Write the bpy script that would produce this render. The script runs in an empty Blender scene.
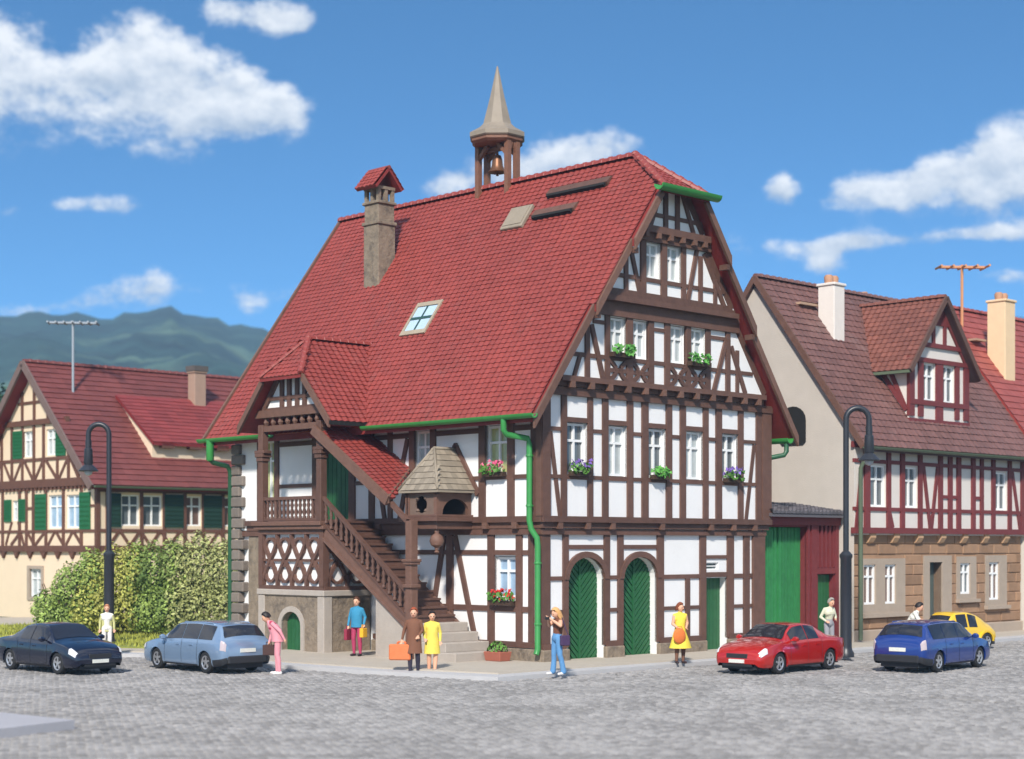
import bpy, bmesh, math, random
from mathutils import Vector, Matrix, noise as mnoise
random.seed(7)
R = math.radians
S = bpy.context.scene
COL = S.collection

# ------------------------------------------------------------------ camera
CAM_H = 3.4
F_PX, HORIZON = 1675.67, 545.18
cam = bpy.data.objects.new('camera', bpy.data.cameras.new('camera'))
COL.objects.link(cam)
cam.location = (0, 0, CAM_H)
cam.rotation_euler = (R(90), 0, 0)
cam.data.sensor_width = 36.0
cam.data.lens = F_PX / 1024 * 36.0
cam.data.shift_y = (HORIZON - 379.5) / 1024
cam.data.clip_start = 0.1
cam.data.clip_end = 20000
cam.data.dof.use_dof = True
cam.data.dof.focus_distance = 48.5
cam.data.dof.aperture_fstop = 0.5
S.camera = cam

# ------------------------------------------------------------------ light
SUN_EL, SUN_AZ = 38.0, 189.0        # azimuth clockwise from +Y, where the sun stands
sun = bpy.data.objects.new('sun', bpy.data.lights.new('sun', 'SUN'))
COL.objects.link(sun)
sun.data.energy = 4.7
sun.data.angle = R(4.5)
sun.data.color = (1.0, 0.94, 0.85)
_d = Vector((math.sin(R(SUN_AZ)) * math.cos(R(SUN_EL)), math.cos(R(SUN_AZ)) * math.cos(R(SUN_EL)), math.sin(R(SUN_EL))))
sun.rotation_euler = _d.to_track_quat('Z', 'Y').to_euler()
sun.location = _d * 60

S.view_settings.view_transform = 'Standard'
S.view_settings.look = 'None'
S.view_settings.exposure = 0.22
S.view_settings.gamma = 1.0
S.view_settings.use_curve_mapping = False

# ------------------------------------------------------------------ world: sky with clouds
W = bpy.data.worlds.new('World'); S.world = W; W.use_nodes = True
nt = W.node_tree; nt.nodes.clear()
def nd(t, **kw):
    n = nt.nodes.new(t)
    for k, v in kw.items(): setattr(n, k, v)
    return n
def lk(a, b): nt.links.new(a, b)
def mth(op, a, b=None, c=None, clamp=False):
    n = nd('ShaderNodeMath', operation=op); n.use_clamp = clamp
    for i, x in enumerate((a, b, c)):
        if x is None: continue
        if isinstance(x, (int, float)): n.inputs[i].default_value = x
        else: lk(x, n.inputs[i])
    return n.outputs[0]
tc = nd('ShaderNodeTexCoord')
sep = nd('ShaderNodeSeparateXYZ'); lk(tc.outputs['Generated'], sep.inputs[0])
dx, dy, dz = sep.outputs
sky = nd('ShaderNodeTexSky', sky_type='NISHITA')
sky.sun_disc = False
sky.sun_elevation = R(SUN_EL); sky.sun_rotation = R(SUN_AZ)
sky.altitude = 900; sky.air_density = 1.0; sky.dust_density = 0.35; sky.ozone_density = 1.3
# the clear blue reaches low in this sky: look it up somewhat higher than the view direction
zz = mth('ADD', mth('MULTIPLY', mth('MAXIMUM', dz, 0.0), 2.3), 0.004)
cmb = nd('ShaderNodeCombineXYZ'); lk(dx, cmb.inputs[0]); lk(dy, cmb.inputs[1]); lk(zz, cmb.inputs[2])
nrm = nd('ShaderNodeVectorMath', operation='NORMALIZE'); lk(cmb.outputs[0], nrm.inputs[0])
lk(nrm.outputs[0], sky.inputs[0])
az = mth('ARCTAN2', dx, dy)
el = mth('ARCSINE', dz)
cv = nd('ShaderNodeCombineXYZ'); lk(az, cv.inputs[0]); lk(mth('MULTIPLY', el, 1.45), cv.inputs[1])
def noise(vec, scale, detail=7, rough=.58, off=None):
    n = nd('ShaderNodeTexNoise'); n.inputs['Scale'].default_value = scale
    n.inputs['Detail'].default_value = detail; n.inputs['Roughness'].default_value = rough
    if off:
        a = nd('ShaderNodeVectorMath', operation='ADD'); lk(vec, a.inputs[0]); a.inputs[1].default_value = off
        vec = a.outputs[0]
    lk(vec, n.inputs['Vector']); return n.outputs[0]
n_edge = noise(cv.outputs[0], 20, 10, .68)
n_edge_up = noise(cv.outputs[0], 20, 7, .64, (.004, .013, 0))
# cloud banks in three tiers: along the azimuth each tier has a height, a thickness and a weight
AZ0, AZ1 = -.40, .40
def tier(stops):
    ramp = nd('ShaderNodeValToRGB'); e = ramp.color_ramp.elements
    pts = [(AZ0, .1, .01, 0)]
    for x, y, h, w in stops:
        a_ = math.atan((x - 512) / F_PX); el_ = math.atan((HORIZON - y) / math.hypot(F_PX, x - 512)); pts.append((a_, el_, h / F_PX, w))
    pts[0] = (AZ0, pts[1][1], .01, 0); pts.append((AZ1, pts[-1][1], .01, 0))
    while len(e) < len(pts): e.new(.5)
    for q, (a_, el_, h, w) in zip(e, pts):
        q.position = (a_ - AZ0) / (AZ1 - AZ0); q.color = (el_ / .4, h / .05, w / 1.5, 1)
    lk(mth('DIVIDE', mth('SUBTRACT', az, AZ0), AZ1 - AZ0, clamp=True), ramp.inputs[0])
    sp_ = nd('ShaderNodeSeparateColor'); lk(ramp.outputs[0], sp_.inputs[0])
    v = mth('DIVIDE', mth('MULTIPLY_ADD', sp_.outputs[0], -.4, el), mth('MULTIPLY_ADD', sp_.outputs[1], .05, .0005))
    return mth('MULTIPLY', mth('MULTIPLY', sp_.outputs[2], 1.5), mth('EXPONENT', mth('MULTIPLY', mth('MULTIPLY', v, v), -.75))), v
tiers = [tier([(-60, 72, 48, 1.1), (0, 68, 56, 1.15), (35, 68, 54, 1.1), (62, 84, 42, .95), (110, 80, 52, 1.15), (190, 92, 48, 1.2), (255, 104, 34, 1.1), (300, 112, 22, .9), (340, 115, 8, 0),
               (752, 193, 8, 0), (768, 193, 13, .8), (785, 192, 16, 1.05), (808, 194, 10, .2), (824, 196, 12, .6), (850, 190, 17, .95), (900, 186, 20, 1.05), (960, 174, 26, 1.1), (1024, 166, 42, 1.15), (1084, 168, 40, 1.1), (1150, 180, 20, .5)]),
         tier([(-40, 212, 8, .5), (15, 212, 8, .62), (45, 206, 6, .3), (75, 203, 9, .62), (105, 203, 10, .7), (140, 208, 10, .66), (168, 208, 6, 0), (184, 5, 8, 0), (212, 4, 12, .9), (240, 12, 10, .8), (275, 17, 20, 1), (305, 20, 14, .8), (325, 22, 6, 0),
               (405, 190, 8, 0), (440, 188, 16, .9), (490, 172, 16, .7), (530, 164, 18, .8), (562, 157, 24, 1), (630, 148, 18, .9), (668, 150, 8, 0), (700, 244, 20, .3), (755, 242, 14, .55), (800, 248, 9, .8), (865, 241, 10, .95), (930, 238, 7, .6), (1000, 232, 7, .5), (1060, 236, 8, .3)]),
         tier([(-60, 314, 10, .5), (40, 312, 11, .6), (100, 296, 14, .66), (150, 288, 20, .85), (210, 290, 12, .5), (250, 300, 18, .75), (300, 290, 16, .5), (420, 290, 10, .2), (790, 268, 6, 0), (828, 264, 11, .85), (862, 266, 6, 0), (960, 276, 6, .2), (1005, 276, 9, .6), (1060, 276, 8, .3)])]
# unseen clouds all round outside the view, made denser to add neutral fill light
n_far = noise(cv.outputs[0], 2.6, 2, .5)
side = nd('ShaderNodeMapRange'); lk(mth('ABSOLUTE', az), side.inputs[0]); side.inputs[1].default_value = .36; side.inputs[2].default_value = .5
far = mth('MULTIPLY', mth('MULTIPLY', mth('SUBTRACT', n_far, .37), 5.0, clamp=True), side.outputs[0])
tot = far; vert = mth('MULTIPLY', far, .2)
for b, v in tiers: tot = mth('ADD', tot, b); vert = mth('ADD', vert, mth('MULTIPLY', b, v))
dens = mth('ADD', mth('MULTIPLY', tot, 0.95), mth('MULTIPLY', mth('SUBTRACT', n_edge, 0.5), 2.3))
mask = nd('ShaderNodeMapRange', interpolation_type='SMOOTHSTEP'); lk(dens, mask.inputs[0])
mask.inputs[1].default_value = 0.36; mask.inputs[2].default_value = 0.92
gate = nd('ShaderNodeMapRange', interpolation_type='SMOOTHSTEP'); lk(tot, gate.inputs[0])
gate.inputs[1].default_value = 0.12; gate.inputs[2].default_value = 0.5
mk = mth('MULTIPLY', mth('MULTIPLY', mask.outputs[0], gate.outputs[0]), 0.93)
# a cloud's lit side is where it thins towards the sun, above; its base is greyer
lit = mth('ADD', mth('MULTIPLY', mth('SUBTRACT', n_edge, n_edge_up), 3.2), mth('MULTIPLY', mth('DIVIDE', vert, mth('ADD', tot, .2)), .55))
lit = mth('ADD', lit, 0.55, clamp=True)
cr = nd('ShaderNodeMix', data_type='RGBA'); lk(lit, cr.inputs['Factor'])
cr.inputs[6].default_value = (3.3, 3.8, 4.5, 1); cr.inputs[7].default_value = (6.3, 6.4, 6.5, 1)
mx = nd('ShaderNodeMix', data_type='RGBA'); lk(mk, mx.inputs['Factor'])
SKY_GAIN = nd('ShaderNodeMix', data_type='RGBA', blend_type='MULTIPLY'); SKY_GAIN.inputs['Factor'].default_value = 1
lk(sky.outputs[0], SKY_GAIN.inputs[6]); SKY_GAIN.inputs[7].default_value = (.46, .95, 1.22, 1)
lk(SKY_GAIN.outputs[2], mx.inputs[6]); lk(cr.outputs[2], mx.inputs[7])
bg = nd('ShaderNodeBackground'); lk(mx.outputs[2], bg.inputs[0]); bg.inputs[1].default_value = 0.15
wo = nd('ShaderNodeOutputWorld'); lk(bg.outputs[0], wo.inputs[0])

# ------------------------------------------------------------------ materials
def lin(r, g, b):
    f = lambda c: (c / 255 / 12.92) if c / 255 <= .04045 else ((c / 255 + .055) / 1.055) ** 2.4
    return (f(r), f(g), f(b))
MATS = {}
def M(name, col, rough=.65, var=.18, scale=2.5, bump=0., bscale=25., metal=0., spec=.4, coat=0., tone=0., rnd=0., wear=None, stretch=None, alpha=1.):
    """procedural material; tone = per-piece variation read from the 'tone' attribute, rnd = per-object variation"""
    if name in MATS: return MATS[name]
    m = bpy.data.materials.new(name); m.use_nodes = True; MATS[name] = m; m['toned'] = bool(tone)
    t = m.node_tree; N = t.nodes; Lk = t.links.new
    b = N['Principled BSDF']
    b.inputs['Roughness'].default_value = rough; b.inputs['Metallic'].default_value = metal
    b.inputs['Specular IOR Level'].default_value = spec
    if coat: b.inputs['Coat Weight'].default_value = coat; b.inputs['Coat Roughness'].default_value = .08
    if alpha < 1: b.inputs['Alpha'].default_value = alpha
    co = N.new('ShaderNodeTexCoord'); vec = co.outputs['Object']
    if stretch:
        mp = N.new('ShaderNodeMapping'); mp.inputs['Scale'].default_value = stretch; Lk(vec, mp.inputs[0]); vec = mp.outputs[0]
    n = N.new('ShaderNodeTexNoise'); n.inputs['Scale'].default_value = scale; n.inputs['Detail'].default_value = 6; n.inputs['Roughness'].default_value = .65
    Lk(vec, n.inputs['Vector'])
    fac = n.outputs[0]
    def math_(op, a, bb):
        q = N.new('ShaderNodeMath'); q.operation = op
        for i, x in enumerate((a, bb)):
            if isinstance(x, (int, float)): q.inputs[i].default_value = x
            else: Lk(x, q.inputs[i])
        return q.outputs[0]
    val = math_('ADD', math_('MULTIPLY', math_('SUBTRACT', fac, .5), 2.6 * var), 1.0)
    if tone:
        at = N.new('ShaderNodeAttribute'); at.attribute_name = 'tone'
        val = math_('MULTIPLY', val, math_('ADD', math_('MULTIPLY', at.outputs['Fac'], tone), 1 - tone * .5))
    if rnd:
        oi = N.new('ShaderNodeObjectInfo')
        val = math_('MULTIPLY', val, math_('ADD', math_('MULTIPLY', oi.outputs['Random'], rnd), 1 - rnd * .5))
    base = None
    if wear:                                     # second colour in weathered patches
        w = N.new('ShaderNodeTexNoise'); w.inputs['Scale'].default_value = wear[1]; w.inputs['Detail'].default_value = 8; w.inputs['Roughness'].default_value = .7
        Lk(vec, w.inputs['Vector'])
        mr = N.new('ShaderNodeMapRange'); Lk(w.outputs[0], mr.inputs[0]); mr.inputs[1].default_value = wear[2]; mr.inputs[2].default_value = wear[2] + .16
        mw = N.new('ShaderNodeMix'); mw.data_type = 'RGBA'; Lk(mr.outputs[0], mw.inputs['Factor'])
        mw.inputs[6].default_value = (*col, 1); mw.inputs[7].default_value = (*wear[0], 1); base = mw.outputs[2]
    mul = N.new('ShaderNodeMix'); mul.data_type = 'RGBA'; mul.blend_type = 'MULTIPLY'; mul.inputs['Factor'].default_value = 1
    if base: Lk(base, mul.inputs[6])
    else: mul.inputs[6].default_value = (*col, 1)
    cmbn = N.new('ShaderNodeCombineColor')
    for i in range(3): Lk(val, cmbn.inputs[i])
    Lk(cmbn.outputs[0], mul.inputs[7]); Lk(mul.outputs[2], b.inputs['Base Color'])
    if bump:
        n2 = N.new('ShaderNodeTexNoise'); n2.inputs['Scale'].default_value = bscale; n2.inputs['Detail'].default_value = 5
        Lk(vec, n2.inputs['Vector'])
        bp = N.new('ShaderNodeBump'); bp.inputs['Strength'].default_value = bump; bp.inputs['Distance'].default_value = .03
        Lk(n2.outputs[0], bp.inputs['Height']); Lk(bp.outputs[0], b.inputs['Normal'])
    return m
PLASTER = M('white_plaster', (.80, .79, .78), .85, .05, 1.3, .25, 40, wear=((.66, .63, .6), 1.7, .63))
TIMBER = M('brown_timber', lin(98, 70, 59), .6, .3, 4, .5, 30, rnd=.25, stretch=(1, 1, 1))
TIMBER2 = M('worn_brown_timber', lin(110, 80, 67), .6, .3, 5, .5, 30, rnd=.2)
RED_TILE = M('red_roof_tile', lin(138, 60, 53), .5, .12, 1.1, .12, 30, tone=.22, spec=.4, wear=(lin(131, 71, 65), .8, .56))
RED_SHEET = M('red_roof_underside', lin(128, 46, 42), .6, .25, 6, .5, 30)
STONE = M('grey_brown_stone', lin(132, 118, 102), .88, .4, 4, 1., 9, wear=(lin(98, 88, 78), 2.2, .5))
QUOIN = M('quoin_stone', lin(120, 110, 102), .85, .2, 5, .5, 18, rnd=.25)
STEP = M('step_stone', lin(168, 158, 148), .85, .15, 3, .3, 25)
GREEN = M('green_door_paint', lin(36, 92, 54), .5, .25, 5, .25, 30, wear=(lin(30, 84, 44), 2.2, .6))
GUTTER = M('green_gutter', lin(58, 138, 66), .42, .15, 4, spec=.5)
DPIPE = M('green_downpipe', lin(58, 138, 70), .38, .15, 4, spec=.5)
DPIPE_D = M('dark_green_downpipe', lin(40, 84, 56), .4, .15, 4, spec=.5)
WHITE = M('white_window_paint', (.8, .8, .79), .45, .05, 3)
PANE = M('window_glass', (.12, .14, .15), .08, .4, 1.4, spec=.8)
PANE_W = M('curtained_glass', (.42, .46, .46), .1, .35, 2.2, spec=.8)
PANE_B = M('bluish_glass', (.30, .42, .55), .1, .35, 2.2, spec=.8)
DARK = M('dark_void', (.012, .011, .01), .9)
SLATE = M('beige_stone_shingle', lin(144, 132, 116), .75, .2, 4, .2, 30, tone=.35)
SPIRE = M('weathered_spire', lin(140, 128, 114), .6, .22, 2.5, .15, 20)
BRONZE = M('bronze_bell', lin(120, 84, 62), .45, .15, 4, metal=.5)
LEAD = M('grey_metal', (.25, .25, .25), .5, .15, 4, metal=.3)

# ------------------------------------------------------------------ frames and mesh helpers
TH = .773
CO, SI = math.cos(TH), math.sin(TH)
X0, Y0 = .839, 46.897
def uv2w(u, v, z=0.): return Vector((X0 + CO * u - SI * v, Y0 + SI * u + CO * v, z))
def w2uv(x, y): return (CO * (x - X0) + SI * (y - Y0), -SI * (x - X0) + CO * (y - Y0))
def gpx(x, y, z=0.):
    """pixel on the ground (height z) -> world x, y"""
    d = F_PX * (CAM_H - z) / (y - HORIZON); return ((x - 512) * d / F_PX, d)
ORG = {}
def tag(o, label=None, cat=None, group=None, kind=None):
    for k, v in (('label', label), ('category', cat), ('group', group), ('kind', kind)):
        if v: o[k] = v
    return o
def thing(name, label, cat, u, v, z=0., group=None, rot=TH, world=False, org=True):
    """Empty at a thing's base; with org its parts are given in street (u, v, z) coordinates"""
    o = bpy.data.objects.new(name, None); COL.objects.link(o)
    o.empty_display_size = .3
    o.location = (u, v, z) if world else uv2w(u, v, z)
    o.rotation_euler = (0, 0, rot)
    ORG[o.name] = Vector((u, v, z)) if org else Vector()
    return tag(o, label, cat, group)
class MB:
    def __init__(s): s.v = []; s.f = []; s.m = []; s.t = []; s.mi = 0
    def vert(s, p): s.v.append(tuple(p)); return len(s.v) - 1
    def face(s, ids, tone=.5): s.f.append(tuple(ids)); s.m.append(s.mi); s.t.append(tone)
    def poly(s, pts, tone=.5): s.face([s.vert(p) for p in pts], tone)
    def box(s, a, b, tone=.5):
        (x0, y0, z0), (x1, y1, z1) = a, b
        i = [s.vert(p) for p in ((x0, y0, z0), (x1, y0, z0), (x1, y1, z0), (x0, y1, z0), (x0, y0, z1), (x1, y0, z1), (x1, y1, z1), (x0, y1, z1))]
        for q in ((3, 2, 1, 0), (4, 5, 6, 7), (0, 1, 5, 4), (1, 2, 6, 5), (2, 3, 7, 6), (3, 0, 4, 7)): s.face([i[k] for k in q], tone)
        return s
    def prism(s, pts0, pts1, tone=.5, cap=True):
        """two matching outlines joined"""
        n = len(pts0); a = [s.vert(p) for p in pts0]; b = [s.vert(p) for p in pts1]
        for k in range(n): s.face((a[k], a[(k + 1) % n], b[(k + 1) % n], b[k]), tone)
        if cap: s.face(a[::-1], tone); s.face(b, tone)
        return s
    def bar(s, p, q, w, h, up=(0, 0, 1), tone=.5):
        p, q = Vector(p), Vector(q); d = (q - p).normalized(); up = Vector(up)
        x = d.cross(up)
        if x.length < 1e-4: x = d.cross(Vector((1, 0, 0)))
        x.normalize(); y = x.cross(d).normalized()
        o = [x * (w / 2) + y * (h / 2), x * (-w / 2) + y * (h / 2), x * (-w / 2) + y * (-h / 2), x * (w / 2) + y * (-h / 2)]
        return s.prism([p + k for k in o], [q + k for k in o], tone)
    def tube(s, pts, r, n=8, cap=True, tone=.5):
        """round tube through points; r one radius or one per point"""
        pts = [Vector(p) for p in pts]; rings = []
        if not hasattr(r, '__len__'): r = [r] * len(pts)
        ref = None
        for k, p in enumerate(pts):
            d = (pts[min(k + 1, len(pts) - 1)] - pts[max(k - 1, 0)]).normalized()
            if ref is None: ref = Vector((0, 0, 1)) if abs(d.z) < .9 else Vector((1, 0, 0))
            x = (ref - d * ref.dot(d)).normalized(); ref = x; y = d.cross(x)
            rings.append([s.vert(p + (x * math.cos(2 * math.pi * j / n) + y * math.sin(2 * math.pi * j / n)) * r[k]) for j in range(n)])
        for a, b in zip(rings, rings[1:]):
            for j in range(n): s.face((a[j], a[(j + 1) % n], b[(j + 1) % n], b[j]), tone)
        if cap: s.face(rings[0][::-1], tone); s.face(rings[-1], tone)
        return s
    def lathe(s, c, prof, n=16, tone=.5, sq=1.):
        c = Vector(c); rings = []
        for r, z in prof: rings.append([s.vert(c + Vector((r * math.cos(2 * math.pi * (j + .5) / n), sq * r * math.sin(2 * math.pi * (j + .5) / n), z))) for j in range(n)])
        for a, b in zip(rings, rings[1:]):
            for j in range(n): s.face((a[j], a[(j + 1) % n], b[(j + 1) % n], b[j]), tone)
        s.face(rings[0][::-1], tone); s.face(rings[-1], tone)
        return s
    def build(s, name, mat, parent=None, smooth=False, kind=None, org=None, recalc=True, bevel=0.):
        o_ = org if org is not None else (ORG[root_of(parent).name] if parent else Vector())
        me = bpy.data.meshes.new(name)
        me.from_pydata([(x - o_[0], y - o_[1], z - o_[2]) for x, y, z in s.v], [], s.f)
        for q in (mat if isinstance(mat, (list, tuple)) else [mat]): me.materials.append(q)
        me.polygons.foreach_set('material_index', s.m)
        if any(t != .5 for t in s.t) or any(q and q.get('toned') for q in (mat if isinstance(mat, (list, tuple)) else [mat])):
            at = me.attributes.new('tone', 'FLOAT', 'FACE'); at.data.foreach_set('value', s.t)
        if recalc or bevel:
            bm = bmesh.new(); bm.from_mesh(me)
            if bevel:
                bmesh.ops.remove_doubles(bm, verts=bm.verts, dist=1e-5)
                bmesh.ops.bevel(bm, geom=[e for e in bm.edges if len(e.link_faces) == 2 and e.calc_face_angle(0) > .6], offset=bevel, segments=1, affect='EDGES', profile=.6)
            bmesh.ops.recalc_face_normals(bm, faces=bm.faces); bm.to_mesh(me); bm.free()
        if smooth:
            me.polygons.foreach_set('use_smooth', [True] * len(me.polygons))
            if smooth is not True: me.set_sharp_from_angle(angle=R(smooth))
        me.update()
        o = bpy.data.objects.new(name, me); COL.objects.link(o)
        if parent: o.parent = parent
        if kind: o['kind'] = kind
        return o
def root_of(o):
    while o.parent: o = o.parent
    return o
def single(name, label, cat, mb, mat, u, v, z=0., rot=TH, world=False, local=False, smooth=False, group=None, kind=None, bevel=0.):
    """a thing that is one mesh"""
    o = mb.build(name, mat, None, smooth, kind, org=Vector() if local else Vector((u, v, z)), bevel=bevel)
    o.location = (u, v, z) if world else uv2w(u, v, z); o.rotation_euler = (0, 0, rot)
    return tag(o, label, cat, group)
def copy_tree(o, parent=None):
    c = o.copy(); COL.objects.link(c); c.parent = parent
    for ch in [q for q in bpy.data.objects if q.parent == o]: copy_tree(ch, c)
    return c
# a facade: (a, z) in its plane, d = distance out of it
class Facade:
    def __init__(s, kind, plane): s.k = kind; s.p = plane
    def __call__(s, a, z, d=0.):
        return Vector((a, s.p - d, z)) if s.k == 'v' else Vector((s.p - d, a, z))
    def at(s, dp): return Facade(s.k, s.p - dp)
    def rect(s, mb, a0, a1, z0, z1, d0, d1):
        p = s(a0, z0, d0); q = s(a1, z1, d1)
        mb.box([min(p[i], q[i]) for i in range(3)], [max(p[i], q[i]) for i in range(3)])
    def prism(s, mb, pts, d0, d1, tone=.5): mb.prism([s(a, z, d0) for a, z in pts], [s(a, z, d1) for a, z in pts], tone)
    def stick(s, mb, p, q, w, d0, d1):
        (a0, z0), (a1, z1) = p, q; l = math.hypot(a1 - a0, z1 - z0); nx, nz = -(z1 - z0) / l * w / 2, (a1 - a0) / l * w / 2
        s.prism(mb, [(a0 + nx, z0 + nz), (a1 + nx, z1 + nz), (a1 - nx, z1 - nz), (a0 - nx, z0 - nz)], d0, d1)
    def wall(s, mb, a0, a1, zb, top, holes=(), extra=()):
        """wall sheet with openings (a0, a1, z0, topfn or z1, depth, breaks) and their reveals"""
        tf = top if callable(top) else (lambda a: top)
        bs = {a0, a1, *extra}
        H = []
        for h in holes:
            t = h[3] if callable(h[3]) else (lambda a, q=h[3]: q)
            br = [h[0], h[1]] + list(h[5] if len(h) > 5 else [])
            bs.update(br); H.append((h[0], h[1], h[2], t, h[4], sorted(br)))
        bs = sorted(b for b in bs if a0 - 1e-6 <= b <= a1 + 1e-6)
        for x, y in zip(bs, bs[1:]):
            if y - x < 1e-6: continue
            lo = [(zb, zb)]
            for h in sorted((h for h in H if h[0] <= x + 1e-6 and h[1] >= y - 1e-6), key=lambda h: h[2]):
                l = lo[-1]
                if h[2] > l[0] + 1e-6: mb.poly([s(x, l[0]), s(y, l[1]), s(y, h[2]), s(x, h[2])])
                lo.append((h[3](x), h[3](y)))
            l = lo[-1]; tx, ty = max(tf(x), l[0]), max(tf(y), l[1])
            if tx - l[0] > 1e-6 or ty - l[1] > 1e-6: mb.poly([s(x, l[0]), s(y, l[1]), s(y, ty), s(x, tx)])
        for h in H:
            ring = [(h[0], h[2])] + [(b, h[3](b)) for b in h[5]] + [(h[1], h[2])]
            for p, q in zip(ring, ring[1:] + ring[:1]):
                mb.poly([s(*p), s(*q), s(*q, -h[4]), s(*p, -h[4])])
def beam(fc, parent, p, q, w, d1=.06, d0=-.06, mat=None, name='timber_beam'):
    mb = MB(); fc.stick(mb, p, q, w, d0, d1 + random.uniform(-.006, .006)); return mb.build(name, mat or TIMBER, parent)
def post(fc, parent, a0, a1, z0, z1, d1=.06, name='timber_post', mat=None, d0=-.06):
    mb = MB(); fc.rect(mb, a0, a1, z0, z1, d0, d1 + random.uniform(-.006, .006)); return mb.build(name, mat or TIMBER, parent)
def window(fc, parent, a0, a1, z0, z1, depth=.14, pane=None, cross=True, transom=.66, mat=None, fw=.07, name='window'):
    """frame set back in its opening, mullion and transom, each pane a sub-part"""
    mb = MB(); D0, D1 = -depth - .03, -depth + .05
    fc.rect(mb, a0, a1, z0, z0 + fw, D0, D1); fc.rect(mb, a0, a1, z1 - fw, z1, D0, D1)
    fc.rect(mb, a0, a0 + fw, z0 + fw, z1 - fw, D0, D1); fc.rect(mb, a1 - fw, a1, z0 + fw, z1 - fw, D0, D1)
    am = (a0 + a1) / 2; zt = z0 + (z1 - z0) * transom; t = fw * .5
    fc.rect(mb, a0 + fw, a1 - fw, zt - t, zt + t, D0, D1 - .008)
    if cross:
        fc.rect(mb, am - t, am + t, z0 + fw, zt - t, D0, D1 - .004); fc.rect(mb, am - t, am + t, zt + t, z1 - fw, D0, D1 - .004)
    w = mb.build(name, mat or WHITE, parent)
    xs = [(a0 + fw, am - t), (am + t, a1 - fw)] if cross else [(a0 + fw, a1 - fw)]
    for xa, xb in xs:
        for za, zb_ in ((z0 + fw, zt - t), (zt + t, z1 - fw)):
            p = MB(); fc.rect(p, xa, xb, za, zb_, D0 - .01, D0 + .012); p.build('pane', pane or PANE, w)
    return w
def tiles(mb, O, A, U, N, na, ns, cw, rh, inside=None, amp=.034, lift=.03, flat=False, seg=4, stagger=0., tonefn=None):
    """rows of overlapping roof tiles on a plane: O corner, A along the eave, U up the slope, N outwards"""
    O, A, U, N = Vector(O), Vector(A), Vector(U), Vector(N)
    for i in range(ns):
        for j in range(-1 if stagger else 0, na):
            a0 = (j + (stagger if i % 2 else 0)) * cw; s0 = i * rh
            if inside and not inside(a0 + cw / 2, s0 + rh / 2): continue
            lf = lift * random.uniform(.8, 1.2); tn = random.random() if not tonefn else tonefn(a0, s0)
            ids = []
            for k in range(seg + 1):
                t = k / seg
                h = 0 if flat else amp * (.5 + .5 * math.cos(2 * math.pi * t) if not flat else 0)
                p = O + A * (a0 + cw * (t if not flat else .02 + .96 * t))
                ids.append((mb.vert(p + U * s0 + N * (h * .3 - .02)), mb.vert(p + U * s0 + N * (h + lf)), mb.vert(p + U * (s0 + rh * 1.12) + N * (h + .004))))
            for a, b in zip(ids, ids[1:]):
                mb.face((a[0], b[0], b[1], a[1]), tn); mb.face((a[1], b[1], b[2], a[2]), tn)
def ridge_tiles(parent, p, q, r, step, mat, name='ridge_tile', up=(0, 0, 1)):
    """half-round capping tiles, each one an object sharing a mesh per run"""
    p, q = Vector(p), Vector(q); d = (q - p); L = d.length; d.normalize(); n = max(1, round(L / step)); st = L / n
    x = d.cross(Vector(up)).normalized(); y = x.cross(d).normalized(); mb = MB(); rg = []
    for s_, rr in ((-.04, r * 1.12), (st * .25, r * 1.12), (st * .3, r), (st, r * .9)):
        rg.append([mb.vert(d * s_ + x * (rr * math.cos(math.pi * k / 5)) + y * (rr * math.sin(math.pi * k / 5) - r * .35)) for k in range(6)])
    for a, b in zip(rg, rg[1:]):
        for k in range(5): mb.face((a[k], a[k + 1], b[k + 1], b[k]))
    mb.face(rg[0]); mb.face(rg[-1][::-1])
    first = mb.build(name, mat, parent, org=Vector()); o_ = ORG[root_of(parent).name]
    for k in range(n):
        o = first if k == 0 else first.copy()
        if k: COL.objects.link(o); o.parent = parent
        o.location = p + d * (k * st) - o_
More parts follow.
